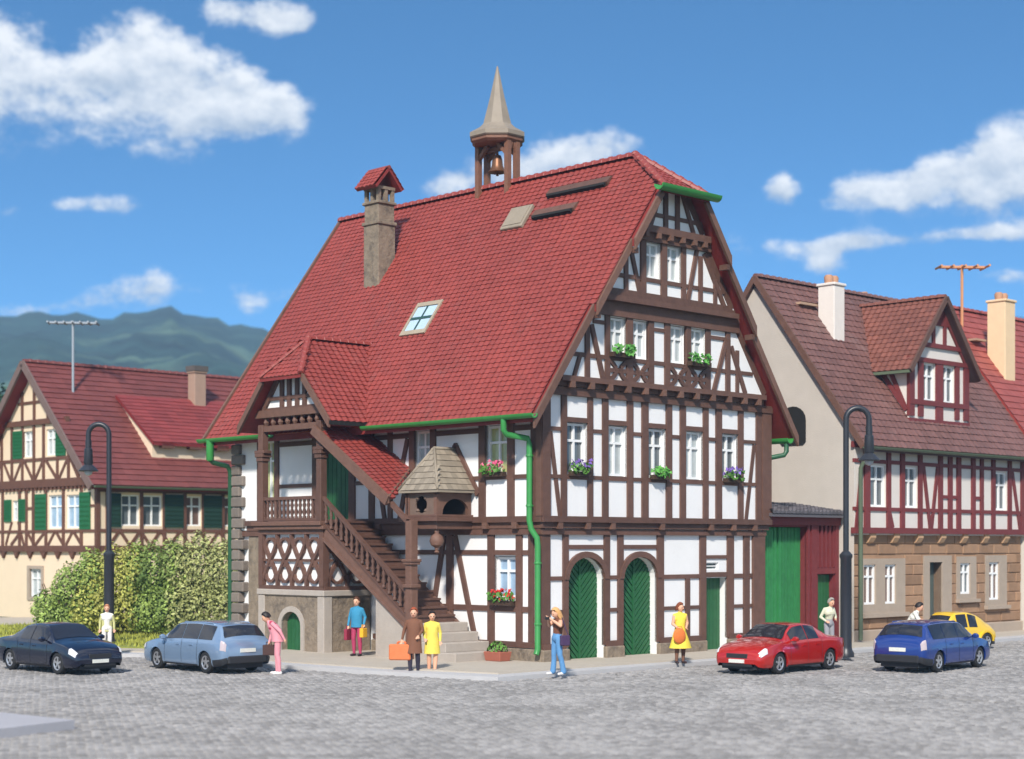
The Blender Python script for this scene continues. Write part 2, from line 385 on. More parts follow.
def flowers(u, v, z, w, label, blossom=None, along='v', group=None, n=34, hgt=.3, leafc=None, box=True):
    """planter with leaves and blossoms, leaning out from a sill; (u, v, z) = middle of its underside"""
    rr = random.Random(int(u * 77 + v * 13 + z * 7))
    t = thing('flower_box', label, 'flower box', u, v, z, group or 'flower boxes on the window sills')
    ax = Vector((1, 0, 0)) if along == 'u' else Vector((0, 1, 0)); out = Vector((0, -1, 0)) if along == 'u' else Vector((-1, 0, 0))
    c = Vector((u, v, z))
    if box:
        mb = MB(); p = c - ax * w / 2 - out * .08; q = c + ax * w / 2 + out * .1
        mb.box([min(p[i], q[i]) for i in (0, 1)] + [z], [max(p[i], q[i]) for i in (0, 1)] + [z + .13]); mb.build('planter', M('planter_brown', lin(70, 52, 40), .7), t)
    def tufts(cnt, r0, spread_z, mat, name, zo):
        mb = MB()
        for k in range(cnt):
            p = c + ax * rr.uniform(-w * .52, w * .52) + out * rr.uniform(-.05, .2) + Vector((0, 0, zo + rr.uniform(0, 1) ** .8 * spread_z))
            r = r0 * rr.uniform(.6, 1.3); nrm_ = Vector((rr.uniform(-1, 1), rr.uniform(-1, 1), rr.uniform(-.2, 1))) + out * .9; nrm_.normalize()
            x = nrm_.orthogonal().normalized(); y = nrm_.cross(x); a = rr.uniform(0, 6.28); tn = rr.random()
            pts = [p + (x * math.cos(a + g) + y * math.sin(a + g)) * r * (1 if g_ % 2 else .55) + nrm_ * (.02 if g_ % 2 else 0) for g_, g in enumerate([math.pi * 2 * k_ / 6 for k_ in range(6)])]
            mb.poly(pts, tn)
        mb.build(name, mat, t, recalc=False)
    tufts(n * 2, .075, hgt, leafc or M('flower_leaf', lin(74, 118, 44), .6, .3, 6, tone=.7), 'foliage', .06)
    if blossom: tufts(n, .065, hgt, blossom, 'blossom', .16)
    return t
# ================================================================== the town hall
hall = thing('town_hall', 'large white half-timbered town hall with steep red tiled roof and small belfry', 'town hall', 0, 0)
HW, HL = 10.056, 14.64
UC = HW / 2
PT = 1.39                                      # roof pitch (tangent)
roof_z = lambda u: 15.27 - PT * abs(u - UC)
under = lambda u: 14.98 - PT * abs(u - UC)
cp = math.sqrt(1 / (1 + PT * PT)); sp = PT * cp
G0, G1, G2, G3, G4 = (Facade('v', q) for q in (0, -.15, -.3, -.42, -.5))
L0, L1 = Facade('u', 0), Facade('u', -.12)
def arch(c, hw, zs, rise): return lambda a: zs + rise * math.sqrt(max(0, 1 - ((a - c) / hw) ** 2))
def brk(c, hw, n=14): return [c - hw * math.cos(math.pi * k / n) for k in range(1, n)]
A1c, A1h, A2c, A2h = 1.78, .75, 4.12, .76
win1 = [(.80, 1.68), (2.54, 3.37), (4.29, 5.12), (6.02, 6.87), (7.77, 8.61)]
win2 = [(2.45, 3.17), (3.43, 4.14), (5.12, 5.87), (6.08, 6.80)]
win3 = [(3.88, 4.57), (4.82, 5.52)]
wl1 = [(1.22, 2.15, 5.4, 6.85), (4.54, 5.27, 5.4, 6.85), (12.35, 13.08, 4.9, 6.9)]
mb = MB()
G0.wall(mb, 0, HW, 0, 4.1, [(A1c - A1h, A1c + A1h, 0, arch(A1c, A1h, 2.42, .63), .32, brk(A1c, A1h)), (A2c - A2h, A2c + A2h, 0, arch(A2c, A2h, 2.42, .63), .32, brk(A2c, A2h)),
                            (7.18, 8.24, 0, 2.38, .3), (7.24, 7.84, 2.64, 2.86, .12)])
G1.wall(mb, -.12, HW + .12, 3.9, lambda u: min(8.1, under(u)), [(a, b, 5.40, 6.89, .17) for a, b in win1])
G2.wall(mb, .3, HW - .3, 7.95, lambda u: min(10.75, under(u)), [(a, b, 8.88, 10.02, .17) for a, b in win2], (UC - 3.05, UC + 3.05))
G3.wall(mb, 1.9, HW - 1.9, 10.5, lambda u: min(12.7, under(u)), [(a, b, 11.28, 12.36, .17) for a, b in win3], (UC - 1.64, UC + 1.64))
G4.wall(mb, 3.4, HW - 3.4, 12.5, lambda u: min(13.95, under(u)), [], (UC - .74, UC + .74))
L0.wall(mb, 0, HL, 0, 4.1, [(1.0, 1.9, 1.88, 3.08, .16)])
L1.wall(mb, -.15, HL, 3.9, 7.6, [(a, b, c, d, .16) for a, b, c, d in wl1] + [(8.42, 10.0, 4.12, 6.5, .25)])
R_ = Facade('u', HW); R_.wall(mb, 0, HL, 0, 7.6)
B_ = Facade('v', HL); B_.wall(mb, 0, HW, 0, lambda u: under(u), [], (UC,))
mb.poly([G1(-.12, 3.9), G1(HW + .12, 3.9), G0(HW + .12, 3.9), G0(-.12, 3.9)])          # jetty undersides
mb.poly([L1(-.15, 3.9), L1(HL, 3.9), L0(HL, 3.9), L0(-.15, 3.9)])
mb.build('wall', PLASTER, hall, recalc=False)

# ---- gable timbers, ground floor
p_, b_ = lambda *a, **k: post(*a, **k), lambda *a, **k: beam(*a, **k)
for a0, a1 in ((-.06, .28), (.81, 1.03), (2.53, 2.76), (3.12, 3.36), (4.88, 5.17), (6.89, 7.18), (8.24, 8.56), (9.07, 9.36)): p_(G0, hall, a0, a1, .5, 3.72)
p_(G0, hall, 9.52, HW + .06, .5, 3.72, d1=.1)
p_(G0, hall, 6.21, 6.40, .62, 2.38)
def rail(fc, a0, a1, z0, z1, d1=.045, **k): return p_(fc, hall, a0, a1, z0, z1, d1=d1, name='timber_rail', **k)
for a0, a1 in ((.28, .81), (2.76, 3.12)): rail(G0, a0, a1, 2.40, 2.52); rail(G0, a0, a1, 1.46, 1.57)
for a0, a1 in ((1.03, 2.53), (3.36, 4.88)): rail(G0, a0, a1, 3.29, 3.41)
rail(G0, 5.17, 6.89, 2.38, 2.51); rail(G0, 5.17, 6.21, 1.44, 1.55); rail(G0, 6.40, 6.89, 1.44, 1.55)
rail(G0, 7.18, 8.24, 2.98, 3.09); rail(G0, 7.18, 8.24, 2.41, 2.56)
for a0, a1 in ((8.56, 9.07), (9.36, 9.52)): rail(G0, a0, a1, 2.36, 2.5); rail(G0, a0, a1, 1.42, 1.53)
for a0, a1 in ((-.04, .9), (2.6, 3.3), (5.0, 7.1), (8.3, HW + .04)): rail(G0, a0, a1, .46, .62, d1=.10)
rail(G0, -.1, HW + .1, 3.70, 3.86, d1=.11)
rail(G1, -.2, HW + .2, 4.05, 4.22, d1=.12); rail(G1, -.16, HW + .16, 3.88, 4.06, d1=.02)  # thinner rail: dark strip added to darken the gaps between joist ends
for a in (.5, 1.65, 2.7, 4.9, 7.22, 8.33, 9.42): mb = MB(); G0.rect(mb, a - .09, a + .09, 3.86, 4.05, -.02, .26); mb.build('joist_end', TIMBER2, hall)
for c, hw in ((A1c, A1h), (A2c, A2h)):          # curved door heads
    mb = MB(); n = 14
    for k in range(n):
        t0, t1 = math.pi * k / n, math.pi * (k + 1) / n
        q = lambda t, r: (c - (hw + r) * math.cos(t), 2.42 + (.63 + r) * math.sin(t))
        G0.prism(mb, [q(t0, 0), q(t1, 0), q(t1, .17), q(t0, .17)], -.05, .085)
    mb.build('arched_door_head', TIMBER, hall)
def clipz(pts, z, keep_above):
    out = []
    for (a, b), (c, d) in zip(pts, pts[1:] + pts[:1]):
        i, j = (b >= z) == keep_above, (d >= z) == keep_above
        if i: out.append((a, b))
        if i != j: t = (z - b) / (d - b); out.append((a + (c - a) * t, z))
    return out
def chevron_door(c, hw, top, base=.1, name='door', fc=G0, depth=.3):
    mb = MB(); fc.rect(mb, c - hw, c + hw, base, top, -depth - .06, -depth); d = mb.build(name, GREEN, hall)
    for sgn in (-1, 1):
        k = base - hw
        while k < top:
            pts = [(c + sgn * .03, k), (c + sgn * .03, k + .145), (c + sgn * hw, k + .145 + hw * .95), (c + sgn * hw, k + hw * .95)]
            k += .19
            pts = clipz(clipz(pts, base, True), top, False) if min(q[1] for q in pts) < base or max(q[1] for q in pts) > top else pts
            if len(pts) > 2:
                m2 = MB(); fc.prism(m2, pts, -depth - .02, -depth + random.uniform(.045, .06)); m2.build('board', GREEN, d)
    m2 = MB(); fc.rect(m2, c - .035, c + .035, base, top, -depth - .02, -depth + .08); m2.build('cover_strip', GREEN, d)
    return d
chevron_door(A1c, A1h, 3.1); chevron_door(A2c, A2h, 3.1)
mb = MB(); G0.rect(mb, 7.18, 8.24, .1, 2.38, -.33, -.28); d3 = mb.build('door', GREEN, hall)
for k in range(6): m2 = MB(); G0.rect(m2, 7.2 + k * .173, 7.2 + k * .173 + .16, .1, 2.36, -.3, -.255); m2.build('board', GREEN, d3)
m2 = MB(); m2.lathe(G0(7.3, 1.15, -.23), [(.02, -.02), (.03, 0), (.02, .02)], 8); m2.build('handle', LEAD, d3)
window(G0, hall, 7.24, 7.84, 2.64, 2.86, .1, PANE, False, .5, fw=.03)
for fc_, a0, a1, z1, d1 in ((G0, -.08, 1.02, .46, .13), (G0, 2.54, 3.35, .46, .13), (G0, 4.9, 7.17, .46, .13), (G0, 8.25, HW + .08, .46, .13), (L0, 10.8, 13.95, 3.70, .07), (L0, -.06, 7.4, .48, .1)):
    mb = MB(); fc_.rect(mb, a0, a1, 0, z1, -.05, d1); mb.build('stone_plinth', STONE, hall, bevel=.03)

# ---- gable timbers, first floor
p_(G1, hall, -.22, .10, 4.22, 7.63, d1=.1)
for a0, a1 in ((.59, .80), (1.68, 1.88), (2.30, 2.54), (3.37, 3.61), (4.02, 4.29), (5.12, 5.37), (5.77, 6.02), (6.87, 7.11), (7.49, 7.77), (8.61, 8.86)): p_(G1, hall, a0, a1, 4.22, 7.63)
p_(G1, hall, 9.52, 9.78, 4.22, 7.63); p_(G1, hall, 9.80, HW + .2, 4.22, 7.63, d1=.1)
for a, b in win1: rail(G1, a, b, 6.89, 7.03); rail(G1, a, b, 5.27, 5.40)
for a, b in ((.10, .59), (1.88, 2.30), (3.61, 4.02), (5.37, 5.77), (7.11, 7.49), (8.86, 9.52)): rail(G1, a, b, 6.62, 6.73); rail(G1, a, b, 5.28, 5.39)
b_(G1, hall, (.16, 6.6), (.56, 4.2), .15, d1=.035); b_(G1, hall, (9.44, 6.6), (9.02, 4.2), .15, d1=.035)
rail(G1, -.22, HW + .22, 7.63, 7.86, d1=.13)
rail(G2, .35, HW - .35, 8.02, 8.17, d1=.16); rail(G2, .3, HW - .3, 7.88, 8.03, d1=.02)  # thinner rail: dark strip added behind this row of joist ends
for a in (.79, 1.59, 2.36, 3.15, 3.92, 4.73, 5.52, 6.28, 7.05, 7.85, 8.63, 9.35): mb = MB(); G1.rect(mb, a - .09, a + .09, 7.84, 8.03, -.02, .32); mb.build('joist_end', TIMBER2, hall)
for i, (a, b) in enumerate(win1): window(G1, hall, a + .02, b - .02, 5.42, 6.87, .15, PANE_W if i in (1, 3) else PANE)

# ---- second floor
for a0, a1 in ((2.25, 2.45), (3.17, 3.43), (4.14, 4.37), (4.88, 5.12), (5.87, 6.08), (6.80, 7.03)): p_(G2, hall, a0, a1, 8.17, 10.04)
p_(G2, hall, 1.41, 1.59, 8.17, 10.0); p_(G2, hall, 7.79, 7.99, 8.17, 10.04)
b_(G2, hall, (1.66, 9.7), (2.16, 8.17), .15, d1=.07); b_(G2, hall, (7.78, 9.72), (7.2, 8.17), .15, d1=.07); b_(G2, hall, (8.05, 9.6), (8.77, 8.17), .15, d1=.07)
b_(G2, hall, (1.2, 8.8), (.95, 8.17), .12, d1=.07); p_(G2, hall, 8.30, 8.44, 8.17, 9.5)
for fc_, z0, z1 in ((G2, 8.2, 10.4), (G3, 10.75, 12.4), (G4, 12.85, 13.9)):
    for sg in (-1, 1):
        xa, xb = (14.98 - z0) / PT - .12, (14.98 - z1) / PT - .12; b_(fc_, hall, (UC + sg * xa, z0), (UC + sg * xb, z1), .22, d1=.03)
for a, b in ((.9, 1.41), (1.59, 2.25), (2.45, 3.17), (3.43, 4.14), (4.37, 4.88), (5.12, 5.87), (6.08, 6.80), (7.03, 7.79), (7.99, 9.15)): rail(G2, a, b, 8.75, 8.87)
for a, b in ((1.75, 2.25), (4.37, 4.88), (7.03, 7.79)): rail(G2, a, b, 9.75, 9.86)
for a, b in win2:                               # curved crosses below the windows
    mb = MB(); c = (a + b) / 2; hw = (b - a) / 2
    for sg in (-1, 1):
        pr = None
        for k in range(9):
            t = k / 8; z = 8.17 + .58 * t; x = c + sg * hw * (1 - .78 * math.sin(math.pi * t))
            if pr: G2.stick(mb, pr, (x, z), .13, -.05, .06 + .01 * (sg > 0))
            pr = (x, z)
    G2.rect(mb, a, b, 8.40, 8.52, -.05, .055); mb.build('timber_cross', TIMBER, hall)
for i, (a, b) in enumerate(win2): window(G2, hall, a + .02, b - .02, 8.9, 10.0, .15, PANE_W)
rail(G2, UC - 3.35, UC + 3.35, 10.03, 10.46, d1=.11); rail(G2, UC - 3.1, UC + 3.1, 10.44, 10.60, d1=.30); rail(G2, UC - 3.0, UC + 3.0, 10.59, 10.70, d1=.22); rail(G3, UC - 2.9, UC + 2.9, 10.66, 10.82, d1=.06)
# ---- third floor and gable top
for a0, a1 in ((3.65, 3.88), (4.57, 4.82), (5.52, 5.71)): p_(G3, hall, a0, a1, 10.78, 12.4)
p_(G3, hall, 2.94, 3.10, 10.78, 11.95); p_(G3, hall, 6.33, 6.50, 10.78, 12.2); p_(G3, hall, 7.05, 7.2, 10.78, 11.6)
b_(G3, hall, (3.2, 12.1), (3.62, 10.78), .14, d1=.07); b_(G3, hall, (6.24, 12.4), (5.8, 10.78), .14, d1=.07); b_(G3, hall, (6.58, 12.3), (7.55, 10.78), .15, d1=.07)
for a, b in ((2.4, 2.94), (3.10, 3.65), (3.88, 4.57), (4.82, 5.52), (5.71, 6.33), (6.5, 7.6)): rail(G3, a, b, 11.16, 11.28)
for a, b in win3: window(G3, hall, a + .02, b - .02, 11.3, 12.34, .15, PANE_W)
rail(G3, UC - 1.8, UC + 1.8, 12.36, 12.62, d1=.12); rail(G3, UC - 1.65, UC + 1.65, 12.60, 12.80, d1=.24)
for a in (3.7, 4.25, 4.8, 5.35, 5.9, 6.4): mb = MB(); G3.rect(mb, a - .07, a + .07, 12.44, 12.6, -.02, .28); mb.build('joist_end', TIMBER2, hall)
for a0, a1 in ((4.60, 4.78), (5.14, 5.32)): p_(G4, hall, a0, a1, 12.8, 13.95)
rail(G4, UC - 1.4, UC + 1.4, 13.10, 13.22); b_(G4, hall, (5.45, 13.95), (5.98, 12.8), .13, d1=.07); b_(G4, hall, (4.5, 13.95), (4.0, 12.8), .13, d1=.07)

# ---- left facade timbers
p_(L0, hall, .0, .10, .5, 3.72); p_(L0, hall, .29, .49, .5, 3.72)
for a0, a1 in ((.76, 1.0), (1.90, 2.17), (3.66, 3.94), (6.95, 7.2), (11.3, 11.5)): p_(L0, hall, a0, a1, .5, 3.72)
for a, b in ((.49, .76), (1.0, 1.9), (2.17, 3.66), (3.94, 6.95)): rail(L0, a, b, 3.12, 3.26); rail(L0, a, b, 1.5, 1.66)
rail(L0, .12, 7.3, .5, .66, d1=.10); rail(L0, -.05, HL, 3.70, 3.88, d1=.11); rail(L1, -.2, HL - .7, 4.05, 4.22, d1=.11); rail(L1, -.14, HL - .7, 3.88, 4.06, d1=.02)  # last rail: dark strip added behind the joist ends on this side
b_(L0, hall, (4.05, 3.68), (4.5, 1.66), .17, d1=.07); b_(L0, hall, (3.58, 3.68), (2.7, .66), .17, d1=.07); b_(L0, hall, (6.85, 3.0), (6.3, .7), .17, d1=.07)
for a in (.88, 2.1, 3.8, 5.4, 6.9): mb = MB(); L0.rect(mb, a - .1, a + .1, 3.87, 4.05, -.02, .25); mb.build('joist_end', TIMBER2, hall)
p_(L1, hall, -.22, .0, 4.22, 7.3, d1=.12); p_(L1, hall, .02, .28, 4.22, 7.3)
for a0, a1 in ((.96, 1.22), (2.15, 2.41), (4.30, 4.54), (5.27, 5.50), (6.3, 6.5), (7.16, 7.42), (8.1, 8.40), (10.02, 10.28), (12.1, 12.33), (13.1, 13.3)): p_(L1, hall, a0, a1, 4.22, 7.3)
for a, b in ((.28, .96), (1.22, 2.15), (2.41, 4.30), (4.54, 5.27), (5.50, 6.3), (6.5, 7.16), (7.42, 8.1), (10.28, 12.1)): rail(L1, a, b, 5.28, 5.40)
for a, b in ((.28, .96), (2.41, 4.30), (5.50, 6.3), (6.5, 7.16), (10.28, 12.1)): rail(L1, a, b, 6.64, 6.79)
rail(L1, 12.33, 13.1, 4.78, 4.9); rail(L1, -.2, HL - .7, 7.05, 7.25, d1=.10)
b_(L1, hall, (5.58, 6.62), (5.95, 5.4), .15, d1=.07); b_(L1, hall, (5.62, 5.3), (5.95, 4.2), .15, d1=.07); b_(L1, hall, (6.9, 5.3), (6.65, 4.2), .15, d1=.07)
window(L1, hall, 1.24, 2.13, 5.42, 6.83, .14, M('yellow_green_glass', (.42, .44, .2), .1, .35, 3, spec=.8)); window(L1, hall, 4.56, 5.25, 5.42, 6.83, .14, PANE_W)
window(L1, hall, 12.37, 13.06, 4.92, 6.88, .14, M('yellow_green_glass', (.4, .42, .2), .1, .3, 3)); window(L0, hall, 1.02, 1.88, 1.9, 3.06, .14, PANE_B)
mb = MB(); L1.rect(mb, 8.42, 10.0, 4.12, 6.5, -.3, -.22); dd = mb.build('door', GREEN, hall)
for k in range(7): m2 = MB(); L1.rect(m2, 8.44 + k * .22, 8.44 + k * .22 + .2, 4.14, 6.48, -.24, -.2); m2.build('board', GREEN, dd)
# quoins at the far corner, each stone an object
za = 0.
k = 0
while za < 6.5:
    h_ = .36; long_ = k % 2
    mb = MB(); L0.rect(mb, HL - (.62 if long_ else .40), HL + .06, za + .012, za + h_ - .012, -.1, .24 + random.uniform(0, .03)); mb.build('quoin_stone', QUOIN, hall, bevel=.035)
    za += h_; k += 1

# ---- roof
roof = None
EU = -.94
def edge_v(u):                                   # the verge steps out with the jettied storeys
    z = roof_z(u); return -.66 if z < 10.2 else (-.80 if z < 12.2 else -.95)
ua, ub, uh = UC - (15.27 - 10.2) / PT, UC - (15.27 - 12.2) / PT, UC - (15.27 - 13.95) / PT
VF = 15.3
pl = [(EU, -.66), (ua, -.66), (ua, -.80), (ub, -.80), (ub, -.95), (uh, -.95), (UC, .96), (UC, VF), (EU, VF)]
mb = MB()
for sgn in (1, -1):
    fx = (lambda u: u) if sgn > 0 else (lambda u: 2 * UC - u)
    mb.prism([(fx(u), v, roof_z(u)) for u, v in pl], [(fx(u), v, roof_z(u) - .2) for u, v in pl])
HV, HZ = -1.08, 13.84
wid = UC - uh + .1
mb.prism([(UC - wid, HV, HZ), (UC + wid, HV, HZ), (UC, .96, 15.27)], [(UC - wid, HV, HZ - .14), (UC + wid, HV, HZ - .14), (UC, .96, 15.12)])
roof = mb.build('roof', RED_SHEET, hall)
rh, cw = .19, .245
def in_roof(a, s):
    u = EU + s * cp; v = -1.3 + a
    if u > UC - .02 or v > VF - .1: return False
    if u > uh: return v > -.9 + (u - uh) / (UC - uh) * 1.91
    return v > edge_v(u) + .03
rl = (UC - EU) / cp
def old(a, s): return max(0., min(1., .5 + .45 * mnoise.noise(Vector((a * .35, s * .35, 1.7))) + random.uniform(-.38, .38)))
mb = MB(); tiles(mb, (EU, -1.3, roof_z(EU)), (0, 1, 0), (cp, 0, sp), (-sp, 0, cp), 68, int(rl / rh), cw, rh, in_roof, tonefn=old)
mb.build('roof_tiles', RED_TILE, roof, kind='stuff', recalc=False)
mb = MB(); tiles(mb, (HW - EU, -1.3, roof_z(EU)), (0, 1, 0), (-cp, 0, sp), (sp, 0, cp), 68, int(rl / rh), cw, rh, in_roof, seg=2)
mb.build('roof_tiles', RED_TILE, roof, kind='stuff', recalc=False)
hs = math.hypot(.96 - HV, 15.27 - HZ); hu = Vector((0, .96 - HV, 15.27 - HZ)).normalized()
mb = MB(); tiles(mb, (UC - wid, HV, HZ), (1, 0, 0), hu, Vector((0, -hu.z, hu.y)), 10, int(hs / rh) + 1, .22, rh, lambda a, s: abs(a - wid) < wid * (1 - s / hs) + .1 and s < hs)
mb.build('roof_tiles', RED_TILE, roof, kind='stuff', recalc=False)
ridge_tiles(roof, (UC, VF, 15.30), (UC, .9, 15.30), .15, .36, RED_TILE)
for sg in (-1, 1): ridge_tiles(roof, (UC, .96, 15.33), (UC + sg * (UC - uh + .03), -1.04, 13.95), .13, .34, RED_TILE)
# bargeboards, one length per storey, and the purlin ends under their steps
for sgn in (1, -1):
    fx = (lambda u: u) if sgn > 0 else (lambda u: 2 * UC - u)
    for u0, u1, v in ((EU - .06, ua, -.66), (ua, ub, -.80), (ub, uh, -.95)):
        mb = MB(); mb.prism([(fx(u0), v - .07, roof_z(u0) + .04), (fx(u1), v - .07, roof_z(u1) + .04), (fx(u1), v - .07, roof_z(u1) - .30), (fx(u0), v - .07, roof_z(u0) - .30)],
                            [(fx(u0), v + .02, roof_z(u0) + .04), (fx(u1), v + .02, roof_z(u1) + .04), (fx(u1), v + .02, roof_z(u1) - .30), (fx(u0), v + .02, roof_z(u0) - .30)])
        mb.build('bargeboard', TIMBER2, hall)
    for u0, v in ((ua, -.81), (ub, -.96)):
        mb = MB(); a_ = fx(u0 + .1); mb.box((a_ - .07, v, roof_z(u0) - .38), (a_ + .07, v + .3, roof_z(u0) - .22)); mb.build('purlin_end', TIMBER, hall)
# far verge strip
mb = MB()
for sgn in (1, -1):
    fx = (lambda u: u) if sgn > 0 else (lambda u: 2 * UC - u)
    mb.bar((fx(EU), VF, roof_z(EU) + .02), (fx(UC), VF, roof_z(UC) + .02), .1, .14)
mb.build('bargeboard', TIMBER2, hall)

# ---- gutters and downpipes
def gutter(p, q, r=.13, name='gutter', mat=GUTTER, par=None, up=(0, 0, 1)):
    p, q = Vector(p), Vector(q); d = (q - p).normalized(); x = d.cross(Vector(up)).normalized(); y = x.cross(d); mb = MB()
    prof = [(r * math.cos(t), r * math.sin(t)) for t in [math.pi + math.pi * k / 8 for k in range(9)]] + [(r * .8 * math.cos(t), r * .8 * math.sin(t)) for t in [2 * math.pi - math.pi * k / 8 for k in range(9)]]
    f = lambda o: [o + x * a + y * b for a, b in prof]
    mb.prism(f(p), f(q)); return mb.build(name, mat, par or hall, smooth=40)
gutter((EU - .12, -.76, 7.0), (EU - .12, 6.6, 7.0)); gutter((EU - .12, 11.3, 7.0), (EU - .12, VF + .1, 7.0)); gutter((10.70, -.66, 6.84), (10.70, VF, 6.84), r=.17)
gutter((UC - wid - .36, HV - .1, HZ + .06), (UC + wid + .26, HV - .1, HZ + .06), r=.18)
mb = MB(); mb.tube([(EU - .12, .45, 6.95), (EU - .12, .45, 6.6), (EU - .02, .45, 6.48), (-.36, .2, 6.38), (-.33, .17, 6.2), (-.33, .17, 4.1), (-.31, .12, 3.85), (-.20, .0, 3.6), (-.20, -.03, 3.4), (-.20, -.03, .5), (-.26, -.03, .35)], .085, 10)
dp = mb.build('downpipe', DPIPE, hall, smooth=50)
for u_, v_, z_ in ((-.33, .17, 5.9), (-.33, .17, 4.5), (-.20, -.03, 2.9), (-.20, -.03, 1.2)): mb = MB(); mb.lathe((u_, v_, z_), [(.1, -.03), (.105, 0), (.1, .03)], 10); mb.bar((u_, v_, z_), (u_ + .2, v_, z_), .03, .03); mb.build('pipe_clamp', DPIPE, dp)
mb = MB(); mb.tube([(EU - .12, 14.75, 6.95), (EU - .12, 14.75, 6.3), (EU - .12, 14.75, 6.25)], [.13, .13, .1], 10); mb.build('downpipe_funnel', GUTTER, hall, smooth=50)
mb = MB(); mb.tube([(EU - .12, 14.75, 6.3), (EU + .0, 14.75, 6.2), (-.32, 14.8, 6.1), (-.2, 14.8, 5.9), (-.2, 14.8, .1)], .085, 10); mb.build('downpipe', DPIPE_D, hall, smooth=50)
mb = MB(); mb.tube([(10.70, -.5, 6.75), (10.70, -.5, 6.42), (10.6, -.48, 6.3), (10.3, -.2, 6.22)], .08, 10); mb.build('downpipe', DPIPE_D, hall, smooth=50)

# ---- things on the roof slope
N_ = Vector((-sp, 0, cp)); U_ = Vector((cp, 0, sp))
def on_roof(u, v, n=0.): return Vector((u, v, roof_z(u))) + N_ * n
def roof_quad(mb, u0, u1, v0, v1, n0, n1):
    q = [(u0, v0), (u1, v0), (u1, v1), (u0, v1)]
    mb.prism([on_roof(u, v, n0) for u, v in q], [on_roof(u, v, n1) for u, v in q])
mb = MB(); SF = M('skylight_frame', lin(160, 146, 126), .6)
for a in ((1.22, 1.32, 6.3, 7.5), (1.92, 2.02, 6.3, 7.5), (1.32, 1.92, 6.3, 6.4), (1.32, 1.92, 7.4, 7.5)): roof_quad(mb, *a, 0, .10)
sl = mb.build('skylight', SF, hall); mb = MB(); roof_quad(mb, 1.59, 1.65, 6.4, 7.4, .02, .095); roof_quad(mb, 1.32, 1.92, 6.87, 6.93, .02, .097); mb.build('glazing_bar', M('dark_green_bar', lin(40, 74, 70), .5), sl)
for u0, u1 in ((1.33, 1.59), (1.65, 1.91)):
    for v0, v1 in ((6.41, 6.87), (6.93, 7.39)): mb = MB(); roof_quad(mb, u0, u1, v0, v1, .02, .075); mb.build('pane', M('sky_glass', (.45, .58, .68), .06, .1, 2, spec=.8), sl)
mb = MB(); roof_quad(mb, 3.65, 4.2, 4.45, 5.42, 0, .13); hp = mb.build('roof_hatch', SLATE, hall, bevel=.02); mb = MB(); roof_quad(mb, 3.72, 4.14, 4.52, 5.35, .12, .15); mb.build('hatch_lid', SLATE, hp)
for u0, v0, v1 in ((4.43, 1.45, 4.05), (3.90, 2.35, 4.18)):
    mb = MB(); a = [on_roof(u0 - .08, v0, .02), on_roof(u0 - .08, v1, .02), on_roof(u0 - .05, v1, .15), on_roof(u0 - .05, v0, .15)]
    c = [on_roof(u0 + .14, v0, .02), on_roof(u0 + .14, v1, .02), on_roof(u0 + .12, v1, .1), on_roof(u0 + .12, v0, .1)]
    mb.prism(a, c); vv = mb.build('roof_vent', TIMBER, hall); mb = MB(); roof_quad(mb, u0 - .12, u0 - .06, v0 + .08, v1 - .08, .05, .16); mb.build('vent_slot', DARK, vv)
# chimney
cu0, cu1, cv0, cv1 = 2.72, 3.47, 10.42, 11.2
mb = MB(); mb.box((cu0, cv0, 11.6), (cu1, cv1, 14.2)); mb.box((cu0 - .05, cv0 - .05, 14.2), (cu1 + .05, cv1 + .05, 14.32)); mb.box((cu0 + .02, cv0 + .02, 14.32), (cu1 - .02, cv1 - .02, 14.9)); mb.box((cu0 - .04, cv0 - .04, 14.9), (cu1 + .04, cv1 + .04, 15.0))
chim = mb.build('chimney', STONE, hall, bevel=.02)
mb = MB()
for x in (cu0 + .02, (cu0 + cu1) / 2 - .06, cu1 - .14):
    for y in (cv0 + .02, (cv0 + cv1) / 2 - .06, cv1 - .14): mb.box((x, y, 15.0), (x + .12, y + .12, 15.46))
mb.box((cu0, cv0, 15.40), (cu1, cv1, 15.5)); mb.build('chimney_head', STONE, chim)
cm = (cu0 + cu1) / 2; mb = MB()
for sg in (-1, 1):
    q = [(cm + sg * .60, 15.44), (cm, 16.14), (cm, 16.02), (cm + sg * .54, 15.38)]
    mb.prism([(a, cv0 - .13, b) for a, b in q], [(a, cv1 + .13, b) for a, b in q])
cap = mb.build('chimney_roof', RED_SHEET, chim)
for sg in (-1, 1):
    l_ = math.hypot(.60, .70); uu = Vector((-sg * .60, 0, .70)) / l_
    mb = MB(); tiles(mb, (cm + sg * .62, cv0 - .13, 15.44), (0, 1, 0), uu, (sg * .70 / l_, 0, .60 / l_), 5, 5, .208, .18, amp=.04); mb.build('chimney_tiles', RED_TILE, chim, kind='stuff', recalc=False)
mb = MB(); mb.tube([(cm, cv0 - .15, 16.13), (cm, cv1 + .15, 16.13)], .07, 8); mb.build('chimney_ridge', RED_TILE, chim, smooth=50)
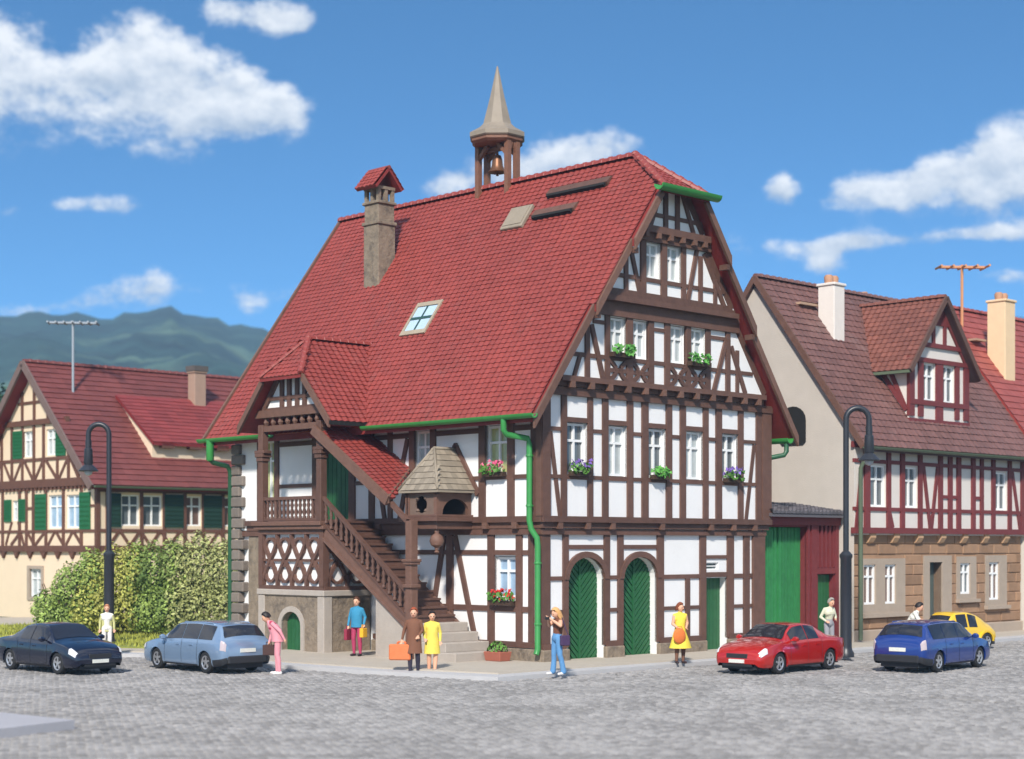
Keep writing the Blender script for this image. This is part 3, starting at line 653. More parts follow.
# belfry
bc = Vector((UC, 7.05, 0)); ang = R(90)
def bp(x, y, z): return (bc.x + x * math.cos(ang) - y * math.sin(ang), bc.y + x * math.sin(ang) + y * math.cos(ang), z)
BT = M('belfry_timber', lin(122, 84, 66), .6, .25, 5, .3)
mb = MB(); mb.lathe((bc.x, bc.y, 0), [(.93, 16.80), (.97, 16.84), (.97, 16.98), (.62, 17.18), (.50, 17.30), (.26, 18.2), (.03, 19.22), (.01, 19.26)], 8); bell_roof = mb.build('belfry_spire', SPIRE, hall)
mb = MB(); mb.lathe((bc.x, bc.y, 0), [(.80, 16.62), (.90, 16.70), (.90, 16.80)], 8); mb.build('belfry_cornice', BT, hall)
for x in (-.7, .7):
    for y in (-.2, .2):
        mb = MB(); p0, p1 = bp(x, y, 14.9), bp(x, y, 16.65); mb.bar(p0, p1, .17, .17, (math.cos(ang), math.sin(ang), 0))
        mb.bar(bp(x, y, 16.2), bp(x * .35, y, 16.62), .12, .12); mb.bar(bp(x, y, 16.2), bp(x, y * .35, 16.62), .12, .12); mb.build('belfry_post', BT, hall)
mb = MB(); mb.bar(bp(-.7, 0, 16.5), bp(.7, 0, 16.5), .12, .14); yk = mb.build('bell_yoke', BT, hall)
mb = MB(); mb.lathe((bc.x, bc.y, 0), [(.03, 16.45), (.05, 16.32), (.13, 16.28), (.17, 16.15), (.19, 15.95), (.24, 15.82), (.31, 15.74), (.29, 15.72), (.12, 15.8)], 16); bl = mb.build('bell', BRONZE, hall, smooth=40)
mb = MB(); mb.tube([(bc.x, bc.y, 16.1), (bc.x, bc.y, 15.72), (bc.x, bc.y, 15.62)], [.02, .02, .05], 8); mb.build('clapper', BRONZE, bl)
# ================================================================== porch, covered stair and oriel of the town hall
PU, PV0, PV1 = -1.9, 7.43, 10.75
PF, PS = Facade('u', PU), Facade('v', PV0)
mb = MB()
PF.wall(mb, PV0, PV1, 0, 1.9, [(8.55, 9.55, 0, arch(9.05, .5, .9, .44), .22, brk(9.05, .5, 10))])
PS.wall(mb, PU, -.1, 0, 1.9); mb.poly([(PU, PV1, 0), (-.1, PV1, 0), (-.1, PV1, 1.9), (PU, PV1, 1.9)])
mb.build('porch_base', STONE, hall, recalc=False)
mb = MB(); PF.rect(mb, 8.5, 9.6, .1, 1.4, -.28, -.22); pd = mb.build('cellar_door', GREEN, hall)
for k in range(5): m2 = MB(); PF.rect(m2, 8.55 + k * .2, 8.55 + k * .2 + .185, .1, 1.38, -.24, -.195); m2.build('board', GREEN, pd)
mb = MB(); n = 10
for k in range(n):
    t0, t1 = math.pi * k / n, math.pi * (k + 1) / n
    q = lambda t, r: (9.05 - (.5 + r) * math.cos(t), .9 + (.44 + r) * math.sin(t))
    PF.prism(mb, [q(t0, 0), q(t1, 0), q(t1, .17), q(t0, .17)], -.04, .05)
PF.rect(mb, 8.38, 8.55, 0, .9, -.04, .05); PF.rect(mb, 9.55, 9.72, 0, .9, -.04, .05); mb.build('door_surround', STEP, hall)
mb = MB(); mb.box((PU - .07, PV0 - .07, 1.84), (-.1, PV1 + .07, 2.02)); mb.box((PU - .035, PV0 - .035, 0), (PU + .3, PV0 + .3, 1.84)); mb.box((PU - .035, PV1 - .3, 0), (PU + .3, PV1 + .035, 1.84)); mb.build('stone_cornice', STEP, hall, bevel=.02)
# tracery panels between the stone base and the landing
mb = MB(); PF.rect(mb, PV0 + .1, PV1 - .1, 2.02, 3.86, -.16, -.1); PS.rect(mb, PU + .1, -.15, 2.02, 3.86, -.16, -.1); mb.build('tracery_infill', PLASTER, hall)
def tracery(fc, a0, a1, z0, z1, nb):
    w = (a1 - a0) / nb; zm = (z0 + z1) / 2; h = (z1 - z0) / 2
    for k in range(nb):
        c = a0 + w * (k + .5); mb = MB()
        for sg in (-1, 1):
            pr = None
            for j in range(11):
                t = j / 10; p = (c + sg * w * .5 * math.cos(math.pi * t), z0 + 2 * h * t)
                if pr: fc.stick(mb, pr, p, .10, -.1, .01 + .01 * (sg > 0))
                pr = p
        for zc in (zm - h * .52, zm + h * .52):
            for j in range(10):
                t0, t1 = 2 * math.pi * j / 10, 2 * math.pi * (j + 1) / 10; r0, r1 = w * .30, w * .30 + .085
                fc.prism(mb, [(c + r0 * math.cos(t0), zc + r0 * math.sin(t0)), (c + r0 * math.cos(t1), zc + r0 * math.sin(t1)), (c + r1 * math.cos(t1), zc + r1 * math.sin(t1)), (c + r1 * math.cos(t0), zc + r1 * math.sin(t0))], -.1, -.005)
        fc.stick(mb, (c - w / 2, zm), (c - w * .22, zm), .08, -.1, -.01); fc.stick(mb, (c + w * .22, zm), (c + w / 2, zm), .08, -.1, -.01)
        mb.build('tracery', TIMBER, hall)
tracery(PF, PV0 + .17, PV1 - .17, 2.13, 3.74, 4); tracery(PS, PU + .17, -.2, 2.13, 3.74, 2)
for fc, a0, a1 in ((PF, PV0, PV1), (PS, PU, -.12)):
    rail(fc, a0, a1, 2.02, 2.14, d1=.03, d0=-.2); rail(fc, a0, a1, 3.74, 3.88, d1=.035, d0=-.2)
for a, b in ((PV0 - .01, PV0 + .2), (PV1 - .2, PV1 + .01)): post(PF, hall, a, b, 2.14, 3.74, d1=.04, d0=-.2)
mb = MB(); mb.box((PU - .14, PV0 - .12, 3.88), (-.1, PV1 + .14, 4.0)); mb.box((PU - .2, PV0 - .05, 4.0), (-.1, PV1 + .2, 4.14)); mb.build('landing', TIMBER2, hall, bevel=.015)
# turned balusters
def baluster(name, par, pts):
    mb = MB(); mb.lathe((0, 0, 0), [(.06, 0), (.06, .06), (.035, .1), (.075, .2), (.035, .33), (.065, .42), (.035, .5), (.06, .56), (.06, .66)], 7)
    first = mb.build(name, TIMBER, par, smooth=50, org=Vector()); o_ = ORG[root_of(par).name]
    for k, p in enumerate(pts):
        o = first if k == 0 else first.copy()
        if k: COL.objects.link(o); o.parent = par
        o.location = Vector(p) - o_
mb = MB(); mb.bar((PU + .0, PV0 + .1, 4.86), (PU + .0, PV1, 4.86), .13, .1); mb.bar((PU, PV0 + .1, 4.2), (PU, PV1, 4.2), .12, .07); bal = mb.build('porch_balustrade', TIMBER, hall)
nb = 14
baluster('baluster', bal, [(PU, PV0 + .35 + (PV1 - PV0 - .6) * k / (nb - 1), 4.22) for k in range(nb)])
# porch posts with capitals
for v in (PV0 + .15, PV1 - .17):
    mb = MB(); mb.box((PU - .1, v - .12, 4.14), (PU + .14, v + .12, 7.2)); mb.box((PU - .17, v - .2, 6.18), (PU + .2, v + .2, 6.3)); mb.box((PU - .14, v - .16, 6.05), (PU + .17, v + .16, 6.18)); mb.box((PU - .14, v - .26, 6.3), (PU + .16, v + .26, 6.4))
    mb.build('porch_post', TIMBER, hall, bevel=.012)
mb = MB(); PF.rect(mb, PV0, PV1, 6.98, 7.16, -.1, .06); PF.rect(mb, PV0 - .1, PV1 + .1, 7.42, 7.66, -.1, .1)
for k in range(8):
    c = PV0 + .35 + (PV1 - PV0 - .7) * k / 7; mb.lathe(PF(c, 7.16, -.02), [(.05, 0), (.1, .1), (.06, .2), (.09, .27)], 7)
mb.build('carved_lintel', TIMBER2, hall)
# porch gable
PC = (PV0 + PV1) / 2 - .1; PZ, PE, PT2 = 9.85, 7.12, 1.19
pz = lambda v: PZ - PT2 * abs(v - PC)
mb = MB(); PF.at(-.05).wall(mb, PV0, PV1, 7.6, lambda v: min(8.75, pz(v) - .15), [], (PC - .9, PC + .9)); mb.poly([(PU, PV0, 7.1), (-.1, PV0, 7.1), (-.1, PV0, 7.95), (PU, PV0, 7.95)]); mb.build('porch_gable', PLASTER, hall, recalc=False)
for a in (PC - .66, PC - .28, PC + .12, PC + .5): post(PF, hall, a, a + .16, 7.66, 8.72, d1=.03, d0=-.1)
rail(PF, PC - 1.3, PC + 1.3, 7.95, 8.06, d1=.025, d0=-.1); rail(PF, PC - 1.4, PC + 1.4, 7.66, 7.72, d1=.035, d0=-.1)
for sg in (-1, 1): beam(PF, hall, (PC + sg * 1.55, 7.66), (PC + sg * .72, 8.7), .16, d1=.03, d0=-.1)
ur = lambda z: UC - (15.27 - z) / PT            # where a height meets the main roof
UF, UHT, ZH = -2.3, -1.3, 8.66
hv = (PZ - PE) / PT2; hh = (PZ - ZH) / PT2
mb = MB()
for sg in (-1, 1):
    q = [(UF, PC + sg * hv, PE), (UF, PC + sg * hh, ZH), (UHT, PC, PZ), (ur(PZ) + .1, PC, PZ), (ur(PE) + .1, PC + sg * hv, PE)]
    mb.prism(q, [(a, b, c - .14) for a, b, c in q])
mb.prism([(UF - .1, PC - hh - .05, ZH - .07), (UF - .1, PC + hh + .05, ZH - .07), (UHT, PC, PZ)], [(UF - .1, PC - hh - .05, ZH - .16), (UF - .1, PC + hh + .05, ZH - .16), (UHT, PC, PZ - .12)])
proof = mb.build('porch_roof', RED_SHEET, hall)
l_ = math.sqrt(1 + PT2 ** 2)
for sg in (-1, 1):
    def ins(a, s, sg=sg):
        u = UF + a; z = PE + s * PT2 / l_
        if z > PZ - .02 or u > ur(z) + .12: return False
        return z < ZH or (u - UF) > (z - ZH) / (PZ - ZH) * (UHT - UF) - .06
    mb = MB(); tiles(mb, (UF, PC + sg * hv, PE), (1, 0, 0), (0, -sg / l_, PT2 / l_), (0, sg * PT2 / l_, 1 / l_), 16, 20, .236, .183, ins, tonefn=old); mb.build('porch_tiles', RED_TILE, proof, kind='stuff', recalc=False)
d_ = Vector((UHT - UF + .1, 0, PZ - ZH + .07)); hl = d_.length; d_.normalize()
mb = MB(); tiles(mb, (UF - .1, PC - hh - .05, ZH - .07), (0, 1, 0), d_, (-d_.z, 0, d_.x), 10, 9, .21, .18, lambda a, s: abs(a - hh - .05) < (hh + .05) * (1 - s / hl) + .1 and s < hl - .05, tonefn=old); mb.build('porch_tiles', RED_TILE, proof, kind='stuff', recalc=False)
ridge_tiles(proof, (ur(PZ) + .1, PC, PZ + .05), (UHT, PC, PZ + .05), .13, .32, RED_TILE)
for sg in (-1, 1): ridge_tiles(proof, (UHT, PC, PZ + .05), (UF - .1, PC + sg * (hh + .04), ZH), .11, .3, RED_TILE)
for sg in (-1, 1):
    mb = MB(); mb.prism([(UF - .06, PC + sg * hv * 1.02, PE - .2), (UF - .06, PC + sg * hv * 1.02, PE + .06), (UF - .06, PC + sg * hh, ZH + .04), (UF - .06, PC + sg * hh, ZH - .24)],
                        [(UF + .03, PC + sg * hv * 1.02, PE - .2), (UF + .03, PC + sg * hv * 1.02, PE + .06), (UF + .03, PC + sg * hh, ZH + .04), (UF + .03, PC + sg * hh, ZH - .24)]); mb.build('bargeboard', TIMBER2, hall)
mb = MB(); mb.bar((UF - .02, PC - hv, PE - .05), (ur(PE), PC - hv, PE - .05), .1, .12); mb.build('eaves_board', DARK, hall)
# stair
SV0, SV1, SZ0, SZ1 = 3.35, 7.43, 1.15, 4.14
ns = 13
mb = MB()
sl_ = lambda v: SZ0 + (SZ1 - SZ0) * (v - SV0) / (SV1 - SV0)
for u in (-1.85, -.2):
    q = [(SV0 - .1, .82), (SV1 + .05, 3.62), (SV1 + .05, 4.0), (SV0 - .1, 1.16)]
    mb.prism([(u - .06, a, b) for a, b in q], [(u + .06, a, b) for a, b in q])
q = [(SV0 - .1, .76), (SV1 + .05, 3.56), (SV1 + .05, 3.68), (SV0 - .1, .88)]
mb.prism([(-1.95, a, b) for a, b in q], [(-1.75, a, b) for a, b in q])
stair = mb.build('stair', TIMBER2, hall)
for k in range(ns):
    v = SV0 + (SV1 - SV0) * k / ns; z = SZ0 + (SZ1 - SZ0) * (k + 1) / ns; mb = MB()
    mb.box((-1.79, v - .04, z - .06), (-.26, v + .36, z)); mb.box((-1.79, v, z - .25), (-.26, v + .04, z - .06)); mb.build('step', TIMBER, stair)
mb = MB(); mb.bar((-1.88, SV0 + .05, 1.93), (-1.88, SV1 + .1, 4.88), .12, .1); mb.bar((-1.88, SV0, 1.2), (-1.88, SV1, 4.06), .12, .07); rl2 = mb.build('handrail', TIMBER, stair)
baluster('baluster', stair, [(-1.88, SV0 + .3 + 3.7 * k / 15, 1.2 + 2.86 * (.3 + 3.7 * k / 15) / 4.08 + .06) for k in range(16)])
for k in range(4):
    mb = MB(); z = .12 + .26 * (k + 1); mb.box((-1.75 - .04 * (3 - k), 1.55 + .45 * k, 0 if k == 0 else z - .27), (-.13, 3.45, z)); mb.build('stone_step', STEP, stair, bevel=.02)
mb = MB(); q = [(3.45, .0), (5.0, .0), (5.0, sl_(5.0) - .35), (3.45, sl_(3.45) - .3)]; mb.prism([(-1.88, a, b) for a, b in q], [(-1.6, a, b) for a, b in q]); mb.build('stair_wall', STEP, stair)
mb = MB(); q = [(5.0, .0), (5.9, .0), (5.9, sl_(5.9) - .4), (5.0, sl_(5.0) - .4)]; mb.prism([(-.3, a, b) for a, b in q], [(-.13, a, b) for a, b in q]); mb.build('stair_wall', PLASTER, stair)
nv = 3.42
mb = MB(); mb.box((-1.99, nv - .13, .1), (-1.73, nv + .13, 4.1)); mb.box((-2.05, nv - .19, 2.18), (-1.67, nv + .19, 2.28)); mb.box((-2.07, nv - .21, 2.92), (-1.65, nv + .21, 3.0)); mb.box((-2.04, nv - .18, 2.84), (-1.68, nv + .18, 2.92)); mb.build('newel_post', TIMBER2, hall, bevel=.012)
# stair roof
def srz(u, v): return 6.98 + (v - 7.7) * .637 + (u + 2.05) * .05
q = [(-2.05, 7.75), (-2.05, 4.25), (-.12, 5.55), (-.12, 7.75)]
mb = MB(); mb.prism([(u, v, srz(u, v)) for u, v in q], [(u, v, srz(u, v) - .12) for u, v in q]); sroof = mb.build('stair_roof', RED_SHEET, hall)
sw = Vector((0, 1, .637)).normalized(); A_ = Vector((1, 0, .05)).normalized()
mb = MB(); tiles(mb, (-2.05, 4.2, srz(-2.05, 4.2)), A_, sw, A_.cross(sw), 8, 23, .242, .182, lambda a, s: 4.2 + s * sw.y > 4.25 + a / 1.93 * 1.3 - .1 and s * sw.y < 3.5, tonefn=old); mb.build('stair_tiles', RED_TILE, sroof, kind='stuff', recalc=False)
mb = MB(); mb.bar((-2.08, 7.75, srz(-2.05, 7.75) - .08), (-2.08, 4.22, srz(-2.05, 4.22) - .08), .09, .3); mb.bar((-2.08, 4.22, srz(-2.05, 4.22) - .06), (-.12, 5.52, srz(-.12, 5.52) - .06), .09, .2); mb.build('bargeboard', TIMBER2, hall)
mb = MB(); mb.bar((-1.9, 4.6, srz(-1.9, 4.6) - .15), (-1.85, nv + .2, 4.1), .13, .13); mb.build('strut', TIMBER, hall)
# oriel
OU, OV0, OV1 = -1.5, 2.75, 4.12
mb = MB(); mb.box((OU - .14, OV0 - .14, 4.08), (-.1, OV1 + .14, 4.2)); mb.box((OU - .06, OV0 - .06, 4.2), (-.1, OV1 + .06, 4.28)); mb.box((OU - .02, OV0 - .02, 3.86), (-.1, OV1 + .02, 4.08)); oriel = mb.build('oriel', TIMBER, hall, bevel=.012)
OFc, OSd = Facade('u', OU), Facade('v', OV0)
for u, v in ((OU, OV0), (OU, OV1 - .12), (-.27, OV0), (-.27, OV1 - .12), (OU, (OV0 + OV1) / 2 + .5)):
    mb = MB(); mb.box((u, v, 4.28), (u + .12, v + .12, 4.98)); mb.build('oriel_post', TIMBER2, oriel)
mb = MB(); mb.box((OU, OV0, 4.86), (-.1, OV0 + .12, 4.98)); mb.box((OU, OV0, 4.86), (OU + .12, OV1, 4.98)); mb.box((OU, OV1 - .12, 4.86), (-.1, OV1, 4.98)); mb.build('oriel_plate', TIMBER2, oriel)
mb = MB(); mb.box((-.24, OV0 + .05, 4.28), (-.16, OV1 - .05, 4.98)); mb.box((OU + .12, OV1 - .1, 4.28), (-.2, OV1 - .04, 4.86)); mb.build('oriel_shade_panel', M('painted_interior_shade', lin(64, 48, 42), .8), oriel)  # dark panels added to imitate the shaded inside of the oriel
OPN = M('grey_carved_panel', lin(112, 92, 80), .7, .25, 6, .4)
def ring_panel(fc, a0, a1, z0, z1, c, cz, r, d0, d1, name, mat, n=20):
    """panel with a round opening"""
    mb = MB(); hw = (a1 - a0) / 2; hz = (z1 - z0) / 2; am, zm = (a0 + a1) / 2, (z0 + z1) / 2
    def outer(t):
        x, y = math.cos(t), math.sin(t); k = min(hw / abs(x) if abs(x) > 1e-6 else 9e9, hz / abs(y) if abs(y) > 1e-6 else 9e9); return (am + x * k, zm + y * k)
    ts = sorted([2 * math.pi * k / n for k in range(n)] + [math.atan2(sy * hz, sx * hw) % (2 * math.pi) for sx in (-1, 1) for sy in (-1, 1)])
    for t0, t1 in zip(ts, ts[1:] + [ts[0] + 2 * math.pi]):
        if t1 - t0 > 1e-4: fc.prism(mb, [outer(t0), outer(t1), (c + r * math.cos(t1), cz + r * math.sin(t1)), (c + r * math.cos(t0), cz + r * math.sin(t0))], d0, d1)
    mb.build(name, mat, oriel)
ring_panel(OFc, OV0 + .12, OV1 - .12, 4.28, 4.86, (OV0 + OV1) / 2, 4.57, .25, -.07, -.02, 'carved_panel', OPN)
c_ = (OV0 + OV1) / 2
for k in range(4): mb = MB(); t = math.pi / 4 + math.pi / 2 * k; mb.lathe(OFc(c_ + .25 * math.cos(t), 4.57 + .25 * math.sin(t), -.05), [(.02, -.06), (.07, 0), (.02, .06)], 8); mb.build('carved_cusp', OPN, oriel)
ac, ah = OU + .75, .52
mb = MB()
OSd.wall(mb, OU + .12, -.27, 4.28, 4.86, [(ac - ah, ac + ah, 4.28, arch(ac, ah, 4.30, .44), .1, brk(ac, ah, 12))]); mb.build('arched_panel', TIMBER2, oriel, recalc=False)
OZ, OT = 4.98, 6.2
e = (OU - .14, OV0 - .2, OV1 + .14); oc = (e[1] + e[2]) / 2
mb = MB()
for v in e[1:]:
    q_ = [(e[0], v, OZ), (-1.0, oc, OT), (-.05, oc, OT), (-.05, v, OZ)]; mb.prism(q_, [(a, b, c - .07) for a, b, c in q_])
q_ = [(e[0], e[1], OZ), (e[0], e[2], OZ), (-1.0, oc, OT)]; mb.prism(q_, [(a, b, c - .07) for a, b, c in q_])
oroof = mb.build('oriel_roof', SLATE, oriel)
oc = (e[1] + e[2]) / 2; hwv = oc - e[1]; rise = OT - OZ; ll = math.hypot(hwv, rise)
for sg in (-1, 1):
    mb = MB(); tiles(mb, (e[0], oc + sg * hwv, OZ), (1, 0, 0), (0, -sg * hwv / ll, rise / ll), (0, sg * rise / ll, hwv / ll), 9, 7, .2, ll / 7, lambda a, s: a > s / ll * (-1.0 - e[0]) and a < 1.69, flat=True, seg=1, lift=.03, stagger=.5); mb.build('oriel_shingles', SLATE, oriel, kind='stuff', recalc=False)
run = -1.0 - e[0]; l2 = math.hypot(run, rise)
mb = MB(); tiles(mb, (e[0], e[1], OZ), (0, 1, 0), (run / l2, 0, rise / l2), (-rise / l2, 0, run / l2), 9, 7, .2, l2 / 7, lambda a, s: abs(a - hwv) < hwv * (1 - s / l2) + .03, flat=True, seg=1, lift=.03, stagger=.5); mb.build('oriel_shingles', SLATE, oriel, kind='stuff', recalc=False)
for sg in (-1, 1): mb = MB(); mb.tube([(e[0], oc + sg * hwv, OZ + .03), (-1.0, oc, OT + .03)], .045, 6); mb.build('hip_roll', SLATE, oriel, smooth=True)
mb = MB(); mb.tube([(-1.02, oc, OT + .02), (-.05, oc, OT + .02)], .05, 6); mb.build('ridge_roll', SLATE, oriel, smooth=True)
for sg in (-1, 1): mb = MB(); mb.bar((-.16, oc - .04 * sg, OT + .16), (-.16, oc + sg * (hwv + .12), OZ - .12), .1, .16); mb.build('verge_board', TIMBER, oriel)
mb = MB(); mb.lathe((OU + .1, OV0 + .1, 0), [(.05, 4.1), (.05, 3.86), (.07, 3.8), (.06, 3.74), (.17, 3.66), (.21, 3.52), (.17, 3.40), (.07, 3.34), (.05, 3.24), (.08, 3.2), (.03, 3.16)], 14); mb.build('turned_pendant', TIMBER2, oriel, smooth=40)

# flower boxes on the sills
PURPLE = M('purple_blossom', lin(120, 92, 170), .6, .2, 5, tone=.6); PINK = M('pink_blossom', lin(214, 92, 130), .6, .2, 5, tone=.6); REDB = M('red_blossom', lin(190, 40, 36), .6, .2, 5, tone=.5)
LEAF2 = M('fresh_leaf', lin(86, 150, 62), .6, .3, 6, tone=.7)
flowers(1.24, -.27, 5.36, .75, 'purple flowers in a box under the leftmost first-floor window of the gable front', PURPLE, 'u')
flowers(4.72, -.27, 5.36, .7, 'green trailing plant in a box under the middle first-floor window of the gable front', None, 'u', leafc=LEAF2)
flowers(8.2, -.27, 5.36, .75, 'purple flowers in a box under the rightmost first-floor window of the gable front', PURPLE, 'u')
flowers(2.85, -.45, 8.84, .95, 'green plants in a box at the left pair of small windows high in the gable', None, 'u', leafc=LEAF2)
flowers(6.35, -.45, 8.84, .95, 'green plants in a box at the right pair of small windows high in the gable', None, 'u', leafc=LEAF2)
flowers(-.24, 1.68, 5.36, .85, 'pink flowers in a box under the upper window beside the green downpipe', PINK, 'v')
flowers(-.12, 1.45, 1.68, .9, 'red geraniums in a box under the small ground-floor window beside the stone steps', REDB, 'v')
# ================================================================== ground, road, pavement, hills
GRASS = M('grass', lin(96, 112, 52), .9, .35, .5, .6, 3, wear=(lin(140, 134, 66), .7, .5))
def sheet(name, pts, z, mat, uv=True, thick=0.):
    mb = MB(); q = [((uv2w(*p) if uv else Vector((*p, 0))) + Vector((0, 0, z))) for p in pts]
    if thick: mb.prism(q, [p - Vector((0, 0, thick)) for p in q])
    else: mb.poly(q)
    o = mb.build(name, mat); o['kind'] = 'structure'; return o
sheet('ground', [(-4000, -4000), (4000, -4000), (4000, 4000), (-4000, 4000)], -.16, GRASS, False)
GROUT = M('road_grout', lin(98, 95, 94), .9, .2, 6, .4, 20)
road = sheet('road', [(-60, -2), (60, -2), (60, 66), (-60, 66)], -.035, GROUT, False)
PAVE = M('pavement_beige', lin(178, 168, 154), .85, .1, 2, .2, 25); KERB = M('kerb_grey', lin(182, 180, 180), .8, .08, 2, .15, 25)
kerb_pts = [(-4.35, -2.75), (44, -2.75), (44, 6), (-.2, 40), (-14, 40), (-13, 24), (-9.2, 17.2), (-6.0, 11.2), (-5.5, 8.5), (-5.7, 5.0), (-5.3, 1.5)]
sheet('kerb', kerb_pts, .10, KERB, thick=.2)
pave_pts = [(-3.7, -2.1), (44, -2.1), (44, 6), (-.2, 40), (-13.3, 40), (-12.3, 24), (-8.6, 17.4), (-5.4, 11.6), (-4.9, 8.5), (-5.0, 5.0), (-4.6, 1.5)]
sheet('pavement', pave_pts, .135, PAVE, thick=.14)
LAWN = M('lawn', lin(132, 138, 62), .9, .3, 1.2, .8, 14, wear=(lin(168, 160, 80), 1.5, .52))
lawn_pts = [(-.6, 14.9), (-4.4, 12.6), (-7.5, 18), (-10.5, 25), (-10.5, 30.0), (4.0, 30.0), (22, 30.0), (22, 15.5), (11, 15.5)]
sheet('lawn', lawn_pts, .17, LAWN, thick=.04)
def inside_poly(u, v, P):
    c = False
    for (a, b), (d, e) in zip(P, P[1:] + P[:1]):
        if (b > v) != (e > v) and u < (d - a) * (v - b) / (e - b) + a: c = not c
    return c
# grass blades on the lawn
rg = random.Random(5); mb = MB()
lawn_vis = [(-.8, 14.9), (-4.4, 12.9), (-7.3, 18), (-10.3, 25), (-10.3, 29.5), (6, 29.5), (6, 20)]
cnt = 0
while cnt < 9000:
    u, v = rg.uniform(-10.5, 6), rg.uniform(12.5, 29.5)
    if not inside_poly(u, v, lawn_vis): continue
    cnt += 1; p = uv2w(u, v, .165); h = rg.uniform(.05, .17); a = rg.uniform(0, 6.28); w = rg.uniform(.02, .05); l = rg.uniform(0, .06)
    mb.face([mb.vert(p + Vector((w * math.cos(a), w * math.sin(a), 0))), mb.vert(p - Vector((w * math.cos(a), w * math.sin(a), 0))), mb.vert(p + Vector((l * math.sin(a), l * math.cos(a), h)))], rg.random())
o = mb.build('lawn_grass', M('grass_blade', lin(150, 152, 66), .8, .2, 3, tone=.7), None, recalc=False); tag(o, 'short yellowish green grass in front of the tall shrubs', 'grass', kind='stuff')
# cobbles: every sett real; the largest in view are objects of their own
SETT = M('granite_sett', lin(135, 132, 130), .8, .2, 3, .35, 20, tone=.5, rnd=.45, spec=.25)
rc = random.Random(11); setts = []
PU_, PV_ = .175, .16
for i in range(-190, 190):
    for j in range(-205, 180):
        u = i * PU_ + (.5 * PU_ if j % 2 else 0) - .45; v = j * PV_ - 2.9
        x, y = X0 + CO * u - SI * v, Y0 + SI * u + CO * v
        if y < 23 or y > 62: continue
        q = x / y * F_PX
        if abs(q) > 512 + 75 + 2200 / y: continue
        if -.62 < u < -.36 and v < -2.9: continue           # joint between the two fields of setts
        if inside_poly(u, v, kerb_pts): continue
        setts.append((y, u, v, abs(q) < 505))
setts.sort()
own = [s for s in setts if s[3] and s[0] > 26.75][:300]; ownset = {(s[1], s[2]) for s in own}
def sett_verts(w, l, h, rr):
    j = lambda: rr.uniform(-.006, .006)
    b = [(-w, -l, -.05), (w, -l, -.05), (w, l, -.05), (-w, l, -.05)]; k = .72
    t = [(-w * k + j(), -l * k + j(), h + j()), (w * k + j(), -l * k + j(), h + j()), (w * k + j(), l * k + j(), h + j()), (-w * k + j(), l * k + j(), h + j())]
    m = [(-w * .97, -l * .97, h - .03), (w * .97, -l * .97, h - .03), (w * .97, l * .97, h - .03), (-w * .97, l * .97, h - .03)]
    return b, m, t
def add_sett(mb, c, w, l, h, rr, tone):
    ids = []
    for ring in sett_verts(w, l, h, rr): ids.append([mb.vert((c[0] + CO * a - SI * b, c[1] + SI * a + CO * b, c[2] + z)) for a, b, z in ring])
    for A_, B_ in zip(ids, ids[1:]):
        for k in range(4): mb.face((A_[k], A_[(k + 1) % 4], B_[(k + 1) % 4], B_[k]), tone)
    mb.face(ids[-1], tone)
mb = MB()
for y, u, v, vis in setts:
    if (u, v) in ownset: continue
    p = uv2w(u + rc.uniform(-.02, .02), v + rc.uniform(-.02, .02), 0)
    add_sett(mb, p, PU_ * rc.uniform(.40, .49), PV_ * rc.uniform(.40, .49), rc.uniform(-.008, .016), rc, max(0, min(1, .5 + .5 * mnoise.noise(Vector((u * .5, v * .5, 3))) + rc.uniform(-.5, .5))))
o = mb.build('cobblestones', SETT, road, kind='stuff', recalc=False, org=Vector())
variants = []
for k in range(6): m2 = MB(); add_sett(m2, (0, 0, 0), PU_ * .46, PV_ * .46, rc.uniform(-.002, .012), rc, .5); q = m2.build('cobblestone', SETT, road, recalc=False, org=Vector()); variants.append(q)
for k, (y, u, v, vis) in enumerate(own):
    q = variants[k] if k < 6 else variants[rc.randrange(6)].copy()
    if k >= 6: COL.objects.link(q); q.parent = road
    q.location = uv2w(u, v, 0)
# raised paving corner in the foreground and a light strip by the right edge
sheet('traffic_island', [(-8.08, 30.97), (-16, 37.2), (-24, 33), (-13.5, 22.2)], .17, M('paving_slab', lin(168, 166, 170), .8, .1, 2, .2, 20), False, thick=.2)

# hills on the horizon
HILL = M('wooded_hill', lin(38, 62, 56), .95, 1.3, .03, 0, 1, wear=(lin(96, 118, 92), .011, .53))
sk = [(-900, 322), (-300, 322), (-60, 319), (0, 316), (60, 313), (110, 319), (135, 312), (165, 308), (200, 317), (240, 324), (290, 334), (360, 340), (460, 330), (560, 336), (680, 326), (800, 334), (900, 322), (1024, 318), (1150, 312), (1400, 320), (2000, 325)]
def skyz(az, r):
    x = 512 + F_PX * math.tan(az)
    for (x0, y0), (x1, y1) in zip(sk, sk[1:]):
        if x0 <= x <= x1: y = y0 + (y1 - y0) * (x - x0) / (x1 - x0); break
    else: y = 322
    return CAM_H + r * math.cos(az) * (HORIZON - y) / F_PX
radii = [95, 130, 170, 220, 280, 340, 400, 470, 540, 610, 680, 740, 800, 860, 910, 950, 990, 1040, 1100, 1180]
naz = 240; mb = MB(); ids = []
